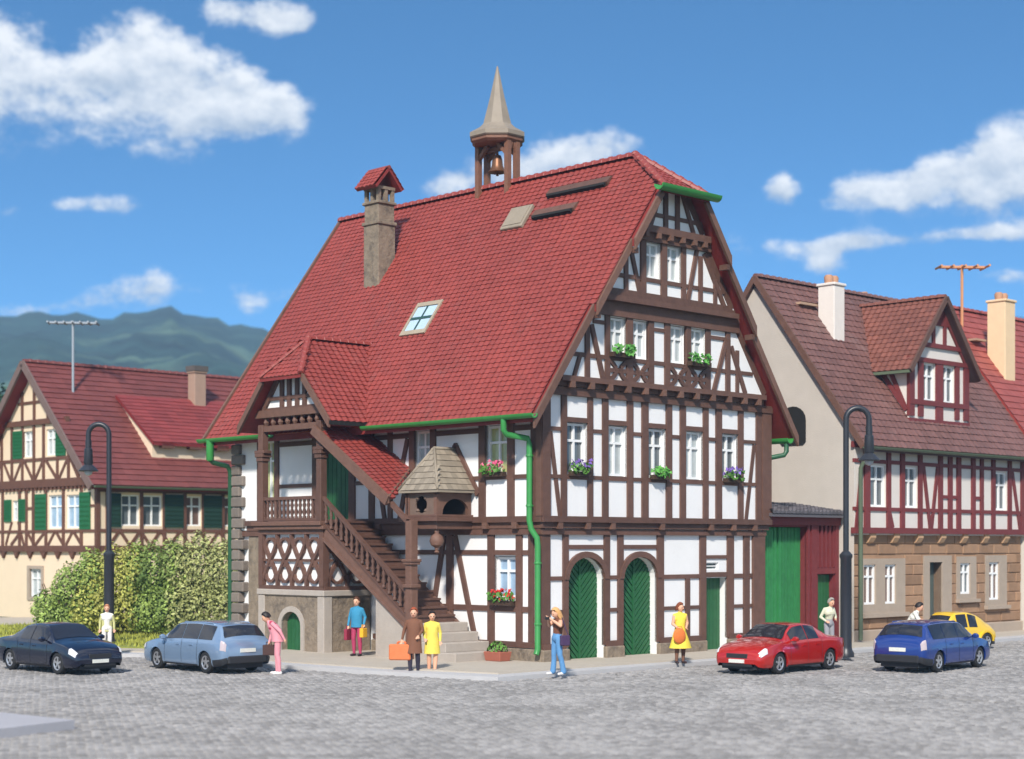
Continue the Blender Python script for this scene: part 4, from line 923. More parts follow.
for r in radii:
    row = []
    for k in range(naz + 1):
        a = R(-46) + R(92) * k / naz; top = skyz(a, 960)
        t = (r - 95) / (955 - 95)
        if r <= 955:
            prof = .34 * min(1, t / .5) ** 1.2 + .66 * max(0, (t - .42) / .58) ** 1.15
        else: prof = 1 - .25 * ((r - 955) / 225)
        n_ = mnoise.fractal(Vector((r * .011 * math.sin(a) * 2, r * .011, 2.2)), .7, 2.1, 4) * 9 * min(1, t * 2.2) * (1 if r < 820 else .2)
        row.append(mb.vert((r * math.sin(a), r * math.cos(a), -.6 + top * prof + n_ + (1.3 * math.sin(k * 1.7) + .9 * math.sin(k * 3.1)) * (t > .8))))
    ids.append(row)
for A_, B_ in zip(ids, ids[1:]):
    for k in range(naz): mb.face((A_[k], A_[k + 1], B_[k + 1], B_[k]))
o = mb.build('hills', HILL, None, smooth=True); o['kind'] = 'structure'

# ================================================================== shrubs and trees
def leaves(mb, blobs, n, size, rr, shell=.55):
    """leaf faces through the volume of a few ellipsoids"""
    tot_ = sum(b[3] * b[4] * b[5] for b in blobs)
    for cx, cy, cz, rx, ry, rz in blobs:
        for k in range(int(n * rx * ry * rz / tot_)):
            d = Vector((rr.gauss(0, 1), rr.gauss(0, 1), rr.gauss(0, 1))).normalized(); q = rr.uniform(shell, 1.06)
            q *= 1 + .16 * mnoise.noise(Vector((d.x * 2.2 + cx, d.y * 2.2 + cy, d.z * 2.2 + cz)) * 1.3)
            p = Vector((cx + d.x * rx * q, cy + d.y * ry * q, cz + d.z * rz * q))
            if p.z < .17: continue
            nn = (d + Vector((rr.uniform(-.9, .9), rr.uniform(-.9, .9), rr.uniform(-.5, .9)))).normalized(); x = nn.orthogonal().normalized(); y = nn.cross(x); a = rr.uniform(0, 6.28)
            x, y = x * math.cos(a) + y * math.sin(a), y * math.cos(a) - x * math.sin(a); s_ = size * rr.uniform(.6, 1.35)
            mb.poly([p - x * s_, p - y * s_ * .55 + nn * s_ * .1, p + x * s_, p + y * s_ * .55 + nn * s_ * .1], rr.random())
def shrub(x, y, label, mat, blobs, n, size, seed, name='shrub', cat='shrub', trunk=None, group=None):
    rr = random.Random(seed); t = thing(name, label, cat, x, y, .1, group, rot=0, world=True, org=False)
    mb = MB(); leaves(mb, [(a, b, c, d, e_, f_) for a, b, c, d, e_, f_ in blobs], n, size, rr); mb.build('crown' if trunk else 'foliage', mat, t, recalc=False)
    if trunk:
        mb = MB(); mb.tube([(0, 0, -.25), (.1, 0, trunk * .5), (0, .1, trunk)], [.28, .2, .1], 8); mb.build('trunk', M('bark', lin(84, 70, 58), .9), t)
        return t
    mb = MB()
    for k in range(7): a = rr.uniform(0, 6.28); mb.tube([(.3 * math.cos(a), .3 * math.sin(a), 0), (.6 * math.cos(a), .5 * math.sin(a), .8), (1.0 * math.cos(a), .8 * math.sin(a), 1.9)], [.05, .035, .015], 5)
    mb.build('stem', M('bark', lin(84, 70, 58), .9), t); return t
LG = M('leaf_green', lin(134, 154, 76), .6, .25, 2, tone=.9); LY = M('leaf_yellow_green', lin(160, 160, 78), .6, .25, 2, tone=.8); LO = M('leaf_olive', lin(152, 156, 98), .6, .25, 2, tone=.9)
HY = 61.0
hx = lambda p: (p - 512) * HY / F_PX
def bush(p0, p1, label, mat, hs, n, seed):
    """rounded shrub between two image columns; hs = heights across it"""
    rr = random.Random(seed); xm = (hx(p0) + hx(p1)) / 2; w = (hx(p1) - hx(p0)); bl = []
    for k, h in enumerate(hs):
        x_ = -w / 2 + w * (k + .5) / len(hs)
        bl += [(x_, rr.uniform(-.2, .2), h * .62, w / len(hs) * .85, .95, h * .40), (x_ + rr.uniform(-.2, .2), rr.uniform(-.5, .1), h * .28, w / len(hs) * .8, .9, h * .32)]
    shrub(xm, HY, label, mat, bl, n, .068, seed, group='shrubs in a row before the cream house')
bush(40, 100, 'bright green leafy shrub in front of the cream house, left of the lamp', LG, (1.7, 2.6, 3.1), 10500, 21)
bush(84, 142, 'yellow-green leafy shrub behind the left street lamp', LY, (3.0, 3.3, 3.3), 10500, 22)
bush(128, 182, 'tall mid-green leafy shrub between the lamp and the olive shrub', LG, (3.3, 3.4, 3.5), 10500, 23)
bush(166, 236, 'tall dull olive shrub beside the stone quoins of the town hall', LO, (3.5, 3.7, 3.5), 12500, 24)
DG = M('leaf_dark', lin(50, 84, 46), .7, .3, .6, tone=.9)
for k, (x, y, hgt, lab) in enumerate(((-35.6, 118, 14.8, 'dark green tree beyond the cream house gable, the taller'), (-34.6, 124, 13.2, 'dark green tree beyond the cream house gable, nearer its roof'), (-38.8, 119, 13.6, 'dark green tree behind the cream house at the left edge of the picture'))):
    s_ = hgt / 10; rr = random.Random(60 + k)
    shrub(x, y, lab, DG, [(rr.uniform(-1.6, 1.6) * s_, rr.uniform(-1.2, 1.2) * s_, (4 + q * .75) * s_, 1.9 * s_, 1.8 * s_, 1.5 * s_) for q in range(7)], 5200, .26, 70 + k, 'tree', 'tree', trunk=6 * s_, group='dark trees beyond the cream house')
# ================================================================== house with red timbers on the right
RH = thing('red_timbered_house', 'brown-roofed house with dark red timbers over a sandstone ground floor and a gabled dormer', 'house', 14.31, -.63)
RU0, RU1 = 14.31, 25.75
RW = M('offwhite_infill', lin(214, 206, 198), .85, .06, 1.5, .2, 30); RT = M('dark_red_timber', lin(114, 50, 50), .6, .2, 4, .3, 30, rnd=.15)
SAND = M('brown_sandstone', lin(150, 118, 92), .85, .22, 3, .4, 14, rnd=.35); SURR = M('stone_surround', lin(164, 148, 132), .8, .12, 3, .3, 20); GREYW = M('grey_beige_plaster', lin(188, 180, 170), .9, .1, 1.2, .3, 30)
BTILE = M('brown_roof_tile', lin(112, 78, 72), .55, .18, 1.0, .1, 25, tone=.35, wear=(lin(120, 94, 90), .6, .55)); BSH = M('brown_roof_sheet', lin(92, 68, 66), .7, .2, 2)
RF, RG, RL = Facade('v', -.63), Facade('v', -.45), Facade('u', RU0)
o2 = .2
gh = [(14.87 + o2, 15.59 + o2, 1.37, 2.73, .2), (16.16 + o2, 16.84 + o2, 1.37, 2.73, .2), (19.02 + o2, 19.87 + o2, 0, 2.79, .35), (21.08 + o2, 21.79 + o2, 1.61, 2.74, .2), (23.12 + o2, 23.86 + o2, 1.35, 2.76, .2)]
rwin = [(15.28, 16.2), (17.36, 18.2), (23.52, 24.4)]
rtop = lambda v: 6.6 + 1.355 * (v + 1.1) if v < 3.44 else 12.9 - .15 - 1.355 * (v - 3.44)
mb = MB(); RF.wall(mb, RU0, RU1, 3.75, 6.95, [(a, b, 4.72, 6.15, .14) for a, b in rwin]); mb.poly([RF(RU0, 3.75), RF(RU1, 3.75), RG(RU1, 3.75), RG(RU0, 3.75)]); mb.build('upper_wall', RW, RH, recalc=False)
mb = MB(); RG.wall(mb, RU0, RU1, 0, 3.8, gh); mb.build('ground_floor_wall', SAND, RH, recalc=False)
mb = MB(); RL.wall(mb, -.63, 8, 0, rtop, [], (3.44,)); mb.build('side_wall', GREYW, RH, recalc=False)
surr = [(14.77 + o2, 17.43 + o2, 1.02, 2.94), (18.63 + o2, 20.5 + o2, 0, 3.03), (20.85 + o2, 22.21 + o2, 1.39, 2.99), (22.88 + o2, 24.43 + o2, 1.11, 3.02)]
z = .52; row = 0
while z < 3.45:                                   # sandstone blocks, laid round the openings
    a = RU0 + .02 - (.55 if row % 2 else 0)
    while a < RU1:
        b = a + 1.1; segs = [(max(a, RU0 + .02), min(b, RU1 - .02))]
        for s0, s1, z0, z1 in surr:
            if z + .36 > z0 and z < z1:
                segs = [w for p, q in segs for w in ((p, min(q, s0)), (max(p, s1), q)) if w[1] - w[0] > .08]
        for p, q in segs: mb = MB(); RG.rect(mb, p + .015, q - .015, z + .012, z + .355, -.03, random.uniform(.03, .055)); mb.build('sandstone_block', SAND, RH, bevel=.025)
        a = b
    z += .365; row += 1
mb = MB(); RG.rect(mb, RU0 - .03, 18.83, 0, .5, -.05, .12); RG.rect(mb, 20.7, RU1, 0, .5, -.05, .12); mb.build('stone_plinth', SURR, RH, bevel=.03)
def surround(fc, par, a0, a1, z0, z1, holes, d1=.06, mat=SURR):
    mb = MB(); f2 = fc.at(d1); f2.wall(mb, a0, a1, z0, z1, [(h[0], h[1], max(h[2], z0), h[3], h[4] + d1) for h in holes])
    for p, q in (((a0, z0), (a1, z0)), ((a1, z0), (a1, z1)), ((a1, z1), (a0, z1)), ((a0, z1), (a0, z0))): mb.poly([fc(*p, d1), fc(*q, d1), fc(*q, -.02), fc(*p, -.02)])
    return mb.build('stone_surround', mat, par, recalc=False)
surround(RG, RH, *surr[0], gh[:2]); surround(RG, RH, *surr[1], gh[2:3]); surround(RG, RH, *surr[2], gh[3:4]); surround(RG, RH, *surr[3], gh[4:5])
for a, b, c, d in ((14.7 + o2, 17.5 + o2, .92, 1.06), (20.78 + o2, 22.28 + o2, 1.3, 1.42), (22.8 + o2, 24.5 + o2, 1.0, 1.13)): mb = MB(); RG.rect(mb, a, b, c, d, 0, .2); mb.build('window_sill', SURR, RH)
PBR = M('brown_curtain_glass', (.16, .10, .08), .12, .4, 2, spec=.7)
for i in (0, 1, 3, 4): window(RG, RH, *gh[i][:4], .05, PBR if i != 3 else PANE, transom=.7)
mb = MB(); RG.rect(mb, 19.02 + o2, 19.87 + o2, .1, 2.79, -.38, -.32); dr = mb.build('door', M('grey_green_door', lin(78, 88, 84), .6), RH)
for k in range(3): m2 = MB(); RG.rect(m2, 19.06 + o2 + k * .27, 19.06 + o2 + k * .27 + .24, .14, 2.75, -.34, -.29); m2.build('board', MATS['grey_green_door'], dr)
for a in (15.38, 16.84, 18.36, 19.87, 21.38, 22.88, 24.37):
    mb = MB(); q = [(.02, 3.46), (.14, 3.5), (.24, 3.66), (.24, 3.82), (-.04, 3.82), (-.04, 3.4)]
    mb.prism([RG(a - .16, zz_, d_) for d_, zz_ in q], [RG(a + .16, zz_, d_) for d_, zz_ in q]); mb.build('corbel', M('corbel_stone', lin(188, 152, 118), .8, .12, 4), RH)
P = lambda a, b, z0, z1, **k: post(RF, RH, a, b, z0, z1, mat=RT, d1=k.get('d1', .07))
for a, b in ((14.86, 15.18), (16.23, 16.45), (17.08, 17.32), (18.22, 18.46), (19.55, 19.8), (20.2, 20.46), (20.78, 21.04), (21.8, 22.04), (22.42, 22.63), (23.24, 23.48), (24.44, 24.68), (25.4, RU1)): P(a, b, 4.0, 6.75)
for z0, z1 in ((6.2, 6.33), (4.57, 4.7)):
    xs = [14.3, 14.86, 15.18, 16.23, 16.45, 17.08, 17.32, 18.22, 18.46, 19.55, 19.8, 20.2, 20.46, 20.78, 21.04, 21.8, 22.04, 22.42, 22.63, 23.24, 23.48, 24.44, 24.68, 25.4]
    for a, b in zip(xs[0::2], xs[1::2]): post(RF, RH, a, b, z0, z1, mat=RT, d1=.055, name='timber_rail')
for a, b in ((19.8, 20.2), (20.46, 20.78), (22.04, 22.42)): post(RF, RH, a, b, 5.08, 5.2, mat=RT, d1=.055, name='timber_rail')
post(RF, RH, RU0 - .1, RU1, 3.8, 4.0, mat=RT, d1=.12, name='timber_sill'); post(RF, RH, RU0 - .1, RU1, 6.7, 6.9, mat=RT, d1=.05, name='timber_plate')
for p, q in (((14.75, 6.2), (14.4, 4.0)), ((18.55, 6.2), (19.0, 4.0)), ((19.5, 6.2), (19.08, 4.0)), ((24.75, 6.2), (25.35, 4.0)), ((16.38, 4.6), (16.6, 4.0))): beam(RF, RH, p, q, .16, d1=.06, mat=RT)
for a, b in rwin: window(RF, RH, a, b, 4.72, 6.15, .12, PANE)
EV, EZ, RV, RZ = -1.12, 6.73, 3.44, 12.9
def slope_roof(root, name, u0, u1, ev, ez, rv, rz, sheet_m, tile_m, cw=.32, rh=.3, amp=.02, lift=.035, both=True, over=None, parname=None):
    mb = MB(); dr_ = (rv - ev); q = [(u0, ev, ez), (u1, ev, ez), (u1, rv, rz), (u0, rv, rz)]
    mb.prism(q, [(a, b, c - .18) for a, b, c in q])
    if both: q2 = [(u0, 2 * rv - ev, ez), (u1, 2 * rv - ev, ez), (u1, rv, rz), (u0, rv, rz)]; mb.prism(q2, [(a, b, c - .18) for a, b, c in q2])
    r_ = mb.build(name, sheet_m, root); l_ = math.hypot(dr_, rz - ez); n = int((u1 - u0) / cw); c = (u1 - u0) / n
    mb = MB(); tiles(mb, (u0, ev, ez), (1, 0, 0), (0, dr_ / l_, (rz - ez) / l_), (0, -(rz - ez) / l_, dr_ / l_), n, int(l_ / rh), c, l_ / int(l_ / rh), over, amp=amp, lift=lift, seg=2, tonefn=old); mb.build('roof_tiles', tile_m, r_, kind='stuff', recalc=False)
    return r_
rr_ = slope_roof(RH, 'roof', RU0 - .12, RU1 + .3, EV, EZ, RV, RZ, BSH, BTILE)
ridge_tiles(rr_, (RU1 + .3, RV, RZ + .05), (RU0 - .12, RV, RZ + .05), .13, .36, BTILE)
mb = MB(); mb.bar((RU0 - .16, EV, EZ - .05), (RU0 - .16, RV, RZ - .05), .08, .22); mb.bar((RU0 - .16, 2 * RV - EV, EZ - .05), (RU0 - .16, RV, RZ - .05), .07, .2); mb.build('bargeboard', TIMBER, RH)
GUT2 = M('dull_green_gutter', lin(92, 104, 84), .5, .15, 4)
gutter((RU0 - .2, EV - .08, EZ - .02), (RU1 + .3, EV - .08, EZ - .02), .1, mat=GUT2, par=RH)
mb = MB(); mb.tube([(RU0 + .12, EV - .05, 6.65), (RU0 + .12, EV + .1, 6.35), (RU0 + .14, -.80, 6.0), (RU0 + .14, -.80, .2)], .075, 8); mb.build('downpipe', GUT2, RH, smooth=50)
mb = MB(); c, w_, zb_, zt_ = 1.89, .55, 6.86, 8.22; q = [(c - w_ * 1.0, zb_ + .1), (c - w_ * .8, zb_)] + [(c + w_ * .8, zb_), (c + w_, zb_ + .12)] + [(c + w_ * math.cos(t), zt_ - .5 + .5 * math.sin(t)) for t in [math.pi * k / 10 for k in range(11)]]
RL.prism(mb, q, -.02, .03); mb.build('blind_arch', DARK, RH)
# dormer
DV, D0_, D1_, DA = -.28, 18.2, 22.15, 20.17
DF = Facade('v', DV); dtop = lambda u: 12.15 - 1.18 * abs(u - DA)
dw = [(19.12, 19.92), (20.42, 21.22)]
mb = MB(); DF.wall(mb, D0_, D1_, 7.7, dtop, [(a, b, 8.6, 9.95, .14) for a, b in dw], (DA,))
for u in (D0_, D1_): mb.poly([(u, DV, 7.7), (u, DV, 9.8), (u, 1.2, 9.8)])
dorm = mb.build('dormer', RW, RH, recalc=False)
for a, b in ((D0_ - .03, D0_ + .3), (18.78, 19.1), (19.94, 20.4), (21.24, 21.52), (D1_ - .3, D1_ + .03)): post(DF, dorm, a, b, 8.0 if a != 19.94 else 7.8, 10.1, mat=RT)
for a, b, c, d in ((D0_ - .05, D1_ + .05, 7.72, 7.92), (D0_, D1_, 8.42, 8.6), (D0_, D1_, 9.96, 10.12), (18.75, 21.6, 10.52, 10.68)): post(DF, dorm, a, b, c, d, mat=RT, name='timber_rail', d1=.08)
for u in (19.7, 20.45): post(DF, dorm, u, u + .18, 10.68, 11.35, mat=RT)
mb = MB(); DF.prism(mb, [(DA - .62, 11.35), (DA + .62, 11.35), (DA, 12.05)], -.02, .06); mb.build('gable_panel', RT, dorm)
for sg in (-1, 1): beam(DF, dorm, (DA + sg * 1.95, 9.95), (DA + sg * .1, 12.05), .18, mat=RT)
for a, b in dw: window(DF, dorm, a, b, 8.6, 9.95, .12, PANE)
for a, b in (((D0_, .45), 0), ((D0_, .9), 1)): beam(Facade('u', D0_), dorm, (-.2, 8.2), (.9 if b else .5, 9.7), .16, mat=RT)
mb = MB(); DRZ = 12.36; dsl = 1.18; hwd = 2.35
for sg in (-1, 1):
    ez_ = DRZ - dsl * hwd; vb = lambda z_: EV + (z_ - EZ) / 1.355
    q = [(DA + sg * hwd, DV - .3, ez_), (DA, DV - .3, DRZ), (DA, vb(DRZ) + .1, DRZ), (DA + sg * hwd, vb(ez_) + .1, ez_)]; mb.prism(q, [(a, b, c - .13) for a, b, c in q])
drf = mb.build('dormer_roof', BSH, dorm); l_ = math.hypot(1, dsl)
DT = M('dormer_roof_tile', lin(122, 74, 62), .55, .15, 1.5, tone=.45)
for sg in (-1, 1):
    mb = MB(); tiles(mb, (DA + sg * hwd, DV - .3, ez_), (0, 1, 0), (-sg / l_, 0, dsl / l_), (sg * dsl / l_, 0, 1 / l_), 14, 15, .25, hwd * l_ / 15, lambda a, s: DV - .3 + a < vb(ez_ + s * dsl / l_) + .1, tonefn=old); mb.build('dormer_tiles', DT, dorm, kind='stuff', recalc=False)
ridge_tiles(dorm, (DA, 3.0, DRZ + .05), (DA, DV - .3, DRZ + .05), .12, .3, DT)
for sg in (-1, 1): mb = MB(); mb.bar((DA, DV - .34, DRZ - .02), (DA + sg * (hwd + .03), DV - .34, ez_ - .04), .07, .2); mb.build('bargeboard', TIMBER, dorm)
mb = MB(); mb.bar((DA - hwd, DV - .3, ez_ - .06), (DA - hwd, 1.0, ez_ - .06), .1, .1); mb.build('dormer_gutter', GUT2, dorm)
def chimney(root, u0, u1, v0, v1, z0, z1, mat, pots=2, potm=None):
    mb = MB(); mb.box((u0, v0, z0), (u1, v1, z1)); mb.box((u0 - .05, v0 - .05, z1), (u1 + .05, v1 + .05, z1 + .1)); c = mb.build('chimney', mat, root, bevel=.02)
    for k in range(pots): mb = MB(); mb.lathe((u0 + (u1 - u0) * (k + .5) / pots, (v0 + v1) / 2, z1 + .1), [(.15, 0), (.17, .22), (.12, .3), (.12, .24)], 10); mb.build('chimney_pot', potm or M('terracotta_pot', lin(176, 132, 104), .7), c, smooth=40)
    return c
chimney(RH, 16.65, 17.3, 1.8, 2.5, 10.3, 12.7, M('white_chimney', lin(222, 214, 206), .8, .08, 3, .2))
mb = MB(); mb.box((15.7, 2.55, 12.0), (16.75, 2.95, 12.08)); mb.build('chimney_board', M('board_beige', lin(168, 140, 118), .8), RH)
chimney(RH, 22.3, 22.8, 4.2, 4.8, 11.4, 12.95, M('brown_chimney', lin(150, 120, 100), .8), 1)
# ---- red-roofed neighbour further right
NH = thing('red_roofed_house', 'pale plastered house with plain red roof at the right edge of the picture', 'house', 26.1, -.9)
NU0, NU1 = RU1 + .05, 40
NW = M('pale_plaster', lin(206, 198, 186), .88, .06, 1.5, .2, 30); NT = M('plain_red_tile', lin(150, 74, 66), .55, .14, 1, tone=.3); NS = M('plain_red_sheet', lin(140, 52, 46), .7)
NF = Facade('v', -.85)
mb = MB(); NF.wall(mb, NU0, NU1, 0, 6.9, [(28, 29, 4.6, 6.1, .15), (31, 32, 4.6, 6.1, .15), (28, 29, 1.2, 2.7, .15), (31.5, 32.6, 0, 2.5, .25)]); Facade('u', NU0).wall(mb, -.85, 7.8, 0, lambda v: rtop(v) + .05, [], (3.44,)); mb.build('wall', NW, NH, recalc=False)
for a, b, c, d in ((28, 29, 4.6, 6.1), (31, 32, 4.6, 6.1), (28, 29, 1.2, 2.7)): window(NF, NH, a, b, c, d, .12, PANE)
mb = MB(); NF.rect(mb, 31.5, 32.6, .1, 2.5, -.3, -.22); mb.build('door', TIMBER, NH)
nr = slope_roof(NH, 'roof', NU0 - .1 + .3, NU1, EV - .05, EZ + .12, RV, RZ + .16, NS, NT, cw=.4, rh=.33, amp=.006)
ridge_tiles(nr, (NU1, RV, RZ + .2), (NU0 + .2, RV, RZ + .2), .13, .36, NT)
chimney(NH, 27.45, 28.25, 1.15, 1.95, 9.8, 13.15, M('cream_chimney', lin(226, 196, 158), .8, .08, 3, .2))
mb = MB(); mb.box((26.7, 2.0, 11.6), (27.5, 2.5, 11.68)); mb.build('chimney_board', MATS['board_beige'], NH)
def antenna(u, v, z0, z1, label, col, along, elems, name='tv_antenna', span=1.0):
    t = thing(name, label, 'antenna', u, v, z0, 'television antennas on the roofs'); m_ = M('antenna_' + name + str(int(u)), col, .5, .1, 3, metal=.2)
    mb = MB(); mb.tube([(u, v, z0 - .3), (u, v, z1)], .06, 7); mb.build('mast', m_, t)
    A_ = Vector(along); B_ = Vector((-A_.y, A_.x, 0)); c = Vector((u, v, z1 - .1)); mb = MB(); mb.tube([c - A_ * span, c + A_ * span], .065, 6); mb.build('boom', m_, t)
    for k in range(elems): q = c + A_ * span * (-1 + 2 * k / (elems - 1)); l = .42 + .22 * k / elems; mb = MB(); mb.tube([q - B_ * l, q + B_ * l], .05, 5); mb.build('element', m_, t)
    return t
antenna(27.07, 2.86, 12.3, 14.75, 'orange-beige television antenna on the red roof, beside the cream chimney', lin(206, 146, 104), (.75, -.66, 0), 5, span=.95)
# ---- gateway between the town hall and the red-timbered house
GW = thing('gateway', 'dark red gateway with tall green gate between the town hall and the grey wall', 'gateway', 10.1, .02)
GF_ = Facade('v', .02); GREEN2 = M('weathered_gate_green', lin(46, 122, 68), .6, .3, 5, .3, 25, rnd=.2); GRT = M('gate_red_timber', lin(112, 44, 46), .65, .25, 5, .4, 25)
mb = MB(); GF_.wall(mb, 10.12, 14.3, 0, 4.6, [(10.2, 12.5, 0, 4.0, .3), (13.15, 14.05, 0, 2.42, .2), (13.05, 14.1, 2.65, 4.15, .12)]); mb.poly([(10.12, .02, 4.6), (14.3, .02, 4.6), (14.3, 4, 4.6), (10.12, 4, 4.6)]); mb.build('gate_wall', GRT, GW, recalc=False)
for a, b in ((10.2, 11.2), (11.3, 12.5)):
    mb = MB(); GF_.rect(mb, a, b, .1, 4.0, -.36, -.3); lf = mb.build('gate_leaf', GREEN2, GW); n = 7; w_ = (b - a) / n
    for k in range(n): m2 = MB(); GF_.rect(m2, a + k * w_ + .01, a + (k + 1) * w_ - .01, .1, 3.98, -.32, random.uniform(-.27, -.23)); m2.build('board', GREEN2, lf)
mb = MB(); GF_.rect(mb, 11.2, 11.3, .1, 4.0, -.38, -.34); mb.build('gate_gap', MATS['dark_void'], GW)
mb = MB(); GF_.rect(mb, 13.15, 14.05, .1, 2.42, -.26, -.2); sd = mb.build('side_door', GREEN, GW)
for k in range(5): m2 = MB(); GF_.rect(m2, 13.17 + k * .176, 13.17 + k * .176 + .16, .1, 2.4, -.22, -.17); m2.build('board', GREEN, sd)
mb = MB(); GF_.rect(mb, 13.05, 14.1, 2.65, 4.15, -.2, -.14); mb.build('grille_back', DARK, GW)
for k in range(5): mb = MB(); GF_.rect(mb, 13.07 + k * .232, 13.07 + k * .232 + .11, 2.65, 4.15, -.12, .03); mb.build('slat', GRT, GW)
for a, b, c, d in ((12.5, 12.62, 0, 4.1), (12.72, 13.02, 0, 4.4), (14.1, 14.28, 0, 4.4)): post(GF_, GW, a, b, c, d, mat=GRT)
post(GF_, GW, 10.12, 14.28, 4.06, 4.36, mat=GRT, d1=.14, name='lintel'); post(GF_, GW, 13.02, 14.1, 2.44, 2.63, mat=GRT, name='lintel')
LT = M('dark_grey_tile', lin(92, 88, 92), .6, .2, 3, tone=.4)
mb = MB(); q = [(10.12, -.35, 4.42), (14.3, -.35, 4.42), (14.3, 2.2, 4.78), (10.12, 2.2, 4.78)]; mb.prism(q, [(a, b, c - .1) for a, b, c in q]); gr_ = mb.build('gate_roof', LT, GW)
l_ = math.hypot(2.55, .36); mb = MB(); tiles(mb, (10.12, -.38, 4.44), (1, 0, 0), (0, 2.55 / l_, .36 / l_), (0, -.36 / l_, 2.55 / l_), 20, 8, .209, .31, amp=.08, lift=.05); mb.build('gate_tiles', LT, gr_, kind='stuff', recalc=False)

# ================================================================== cream house on the left
CH = thing('cream_timbered_house', 'cream half-timbered house with green shutters and ribbed red roof behind the shrubs', 'house', 5, 32.4)
CU0, CU1, CV0, CV1, CA = 5.0, 19.0, 32.4, 43.5, 37.95
CW = M('cream_plaster', lin(224, 202, 174), .88, .06, 1.5, .2, 30); CT = M('house_brown_timber', lin(100, 66, 52), .65, .25, 4, .3, 25, rnd=.15); SHG = M('green_shutter', lin(28, 96, 56), .55, .2, 5); SHD = M('dark_green_shutter', lin(26, 56, 46), .6, .2, 5)
CRT = M('ribbed_red_tile', lin(116, 62, 57), .5, .14, .9, .1, 20, tone=.3); CRS = M('ribbed_red_sheet', lin(122, 38, 38), .65)
CG, CS = Facade('u', CU0), Facade('v', CV0)
CZ, CE = 11.85, 6.02; CPT = (CZ - CE) / (CA - 31.9)
ctop = lambda v: CZ - .2 - CPT * abs(v - CA)
gw = [(38.1, 39.0, 7.5, 8.7), (36.0, 36.9, 7.5, 8.7), (35.45, 36.7, 4.17, 5.68), (33.9, 35.1, 4.17, 5.66), (39.45, 40.1, 4.55, 5.5), (37.3, 38.4, 1.02, 2.3), (33.4, 34.3, 1.0, 2.3)]
sw_ = [(6.2, 7.12, 4.26, 5.65), (7.3, 8.3, 4.26, 5.65), (9.45, 10.4, 4.28, 5.65), (11.57, 12.5, 4.28, 5.65)]
mb = MB(); CG.wall(mb, CV0, CV1, 0, ctop, [(a, b, c, d, .15) for a, b, c, d in gw], (CA,)); CS.wall(mb, CU0, CU1, 0, 6.3, [(a, b, c, d, .15) for a, b, c, d in sw_]); mb.poly([(CU0, CV1, 0), (CU1, CV1, 0), (CU1, CV1, 6.2), (CU0, CV1, 6.2)]); mb.build('wall', CW, CH, recalc=False)
for i, (a, b, c, d) in enumerate(gw): window(CG, CH, a, b, c, d, .12, PANE_B if i in (2, 3) else PANE_W)
for i, (a, b, c, d) in enumerate(sw_): window(CS, CH, a, b, c, d, .12, PANE if i < 2 else PBR)
surround(CG, CH, 37.1, 38.6, .85, 2.45, [(37.3, 38.4, 1.02, 2.3, .12)], .06)
def shutter(fc, a, b, c, d, mat):
    mb = MB(); fc.rect(mb, a, b, c, d, .02, .07); s_ = mb.build('shutter', mat, CH); mb = MB()
    for k in range(7): z_ = c + .08 + (d - c - .16) * k / 7; mb.prism([fc(a + .06, z_, .06), fc(b - .06, z_, .06), fc(b - .06, z_ + .12, .1), fc(a + .06, z_ + .12, .1)], [fc(a + .06, z_ - .02, .06), fc(b - .06, z_ - .02, .06), fc(b - .06, z_ + .1, .07), fc(a + .06, z_ + .1, .07)])
    mb.build('louvre', mat, s_)
for a, b, c, d in ((39.05, 39.95, 7.45, 8.75), (35.1, 35.95, 7.45, 8.75), (36.8, 37.85, 4.1, 5.75), (32.95, 33.85, 4.1, 5.75), (40.15, 40.8, 4.5, 5.55), (38.75, 39.4, 4.5, 5.55)): shutter(CG, a, b, c, d, SHG)
for a, b in ((8.4, 9.4), (10.5, 11.5), (12.6, 13.5)): shutter(CS, a, b, 4.2, 5.7, SHD)
shutter(CS, 5.55, 6.15, 4.2, 5.7, SHD)
CP = lambda a, b, z0, z1: post(CG, CH, a, b, z0, z1, mat=CT, d1=.06)
post(CG, CH, CV0 - .1, CV1, 3.1, 3.38, mat=CT, d1=.16, name='timber_sill'); post(CG, CH, CV0 - .1, CV1, 6.05, 6.42, mat=CT, d1=.14, name='timber_sill'); post(CG, CH, 34.9, 41, 8.95, 9.2, mat=CT, d1=.12, name='timber_sill')
for k in range(9): a = CV0 + .5 + k * 1.28; mb = MB(); CG.prism(mb, [(a, 3.1), (a + .5, 3.1), (a + .25, 2.78)], -.02, .14); mb.build('corbel', CT, CH)
for k in range(30): a = CV0 + .2 + k * .36; mb = MB(); CG.rect(mb, a, a + .17, 5.92, 6.05, -.02, .12); mb.build('dentil', CT, CH)
for a in (CV0 - .04, 33.62, 35.2, 36.78, 37.95, 38.6, 39.25, 40.9, 42.4, 43.3): CP(a, a + .2, 3.38, 6.05)
for a in (33.9, 34.75, 35.75, 37.0, 37.9, 39.0, 40.0, 41.0, 42.0): CP(a, a + .18, 6.42, min(8.95, ctop(a) - .05))
for a in (36.6, 37.87, 39.0): CP(a, a + .18, 9.2, min(11.2, ctop(a) - .1))
for a, b, c, d in ((CV0, CV1, 3.98, 4.1), (CV0, 33.9, 5.1, 5.2), (37.9, 39.4, 5.05, 5.17), (34.0, 41.8, 7.28, 7.42), (36.4, 39.5, 9.95, 10.08)): post(CG, CH, a, b, c, d, mat=CT, d1=.05, name='timber_rail')
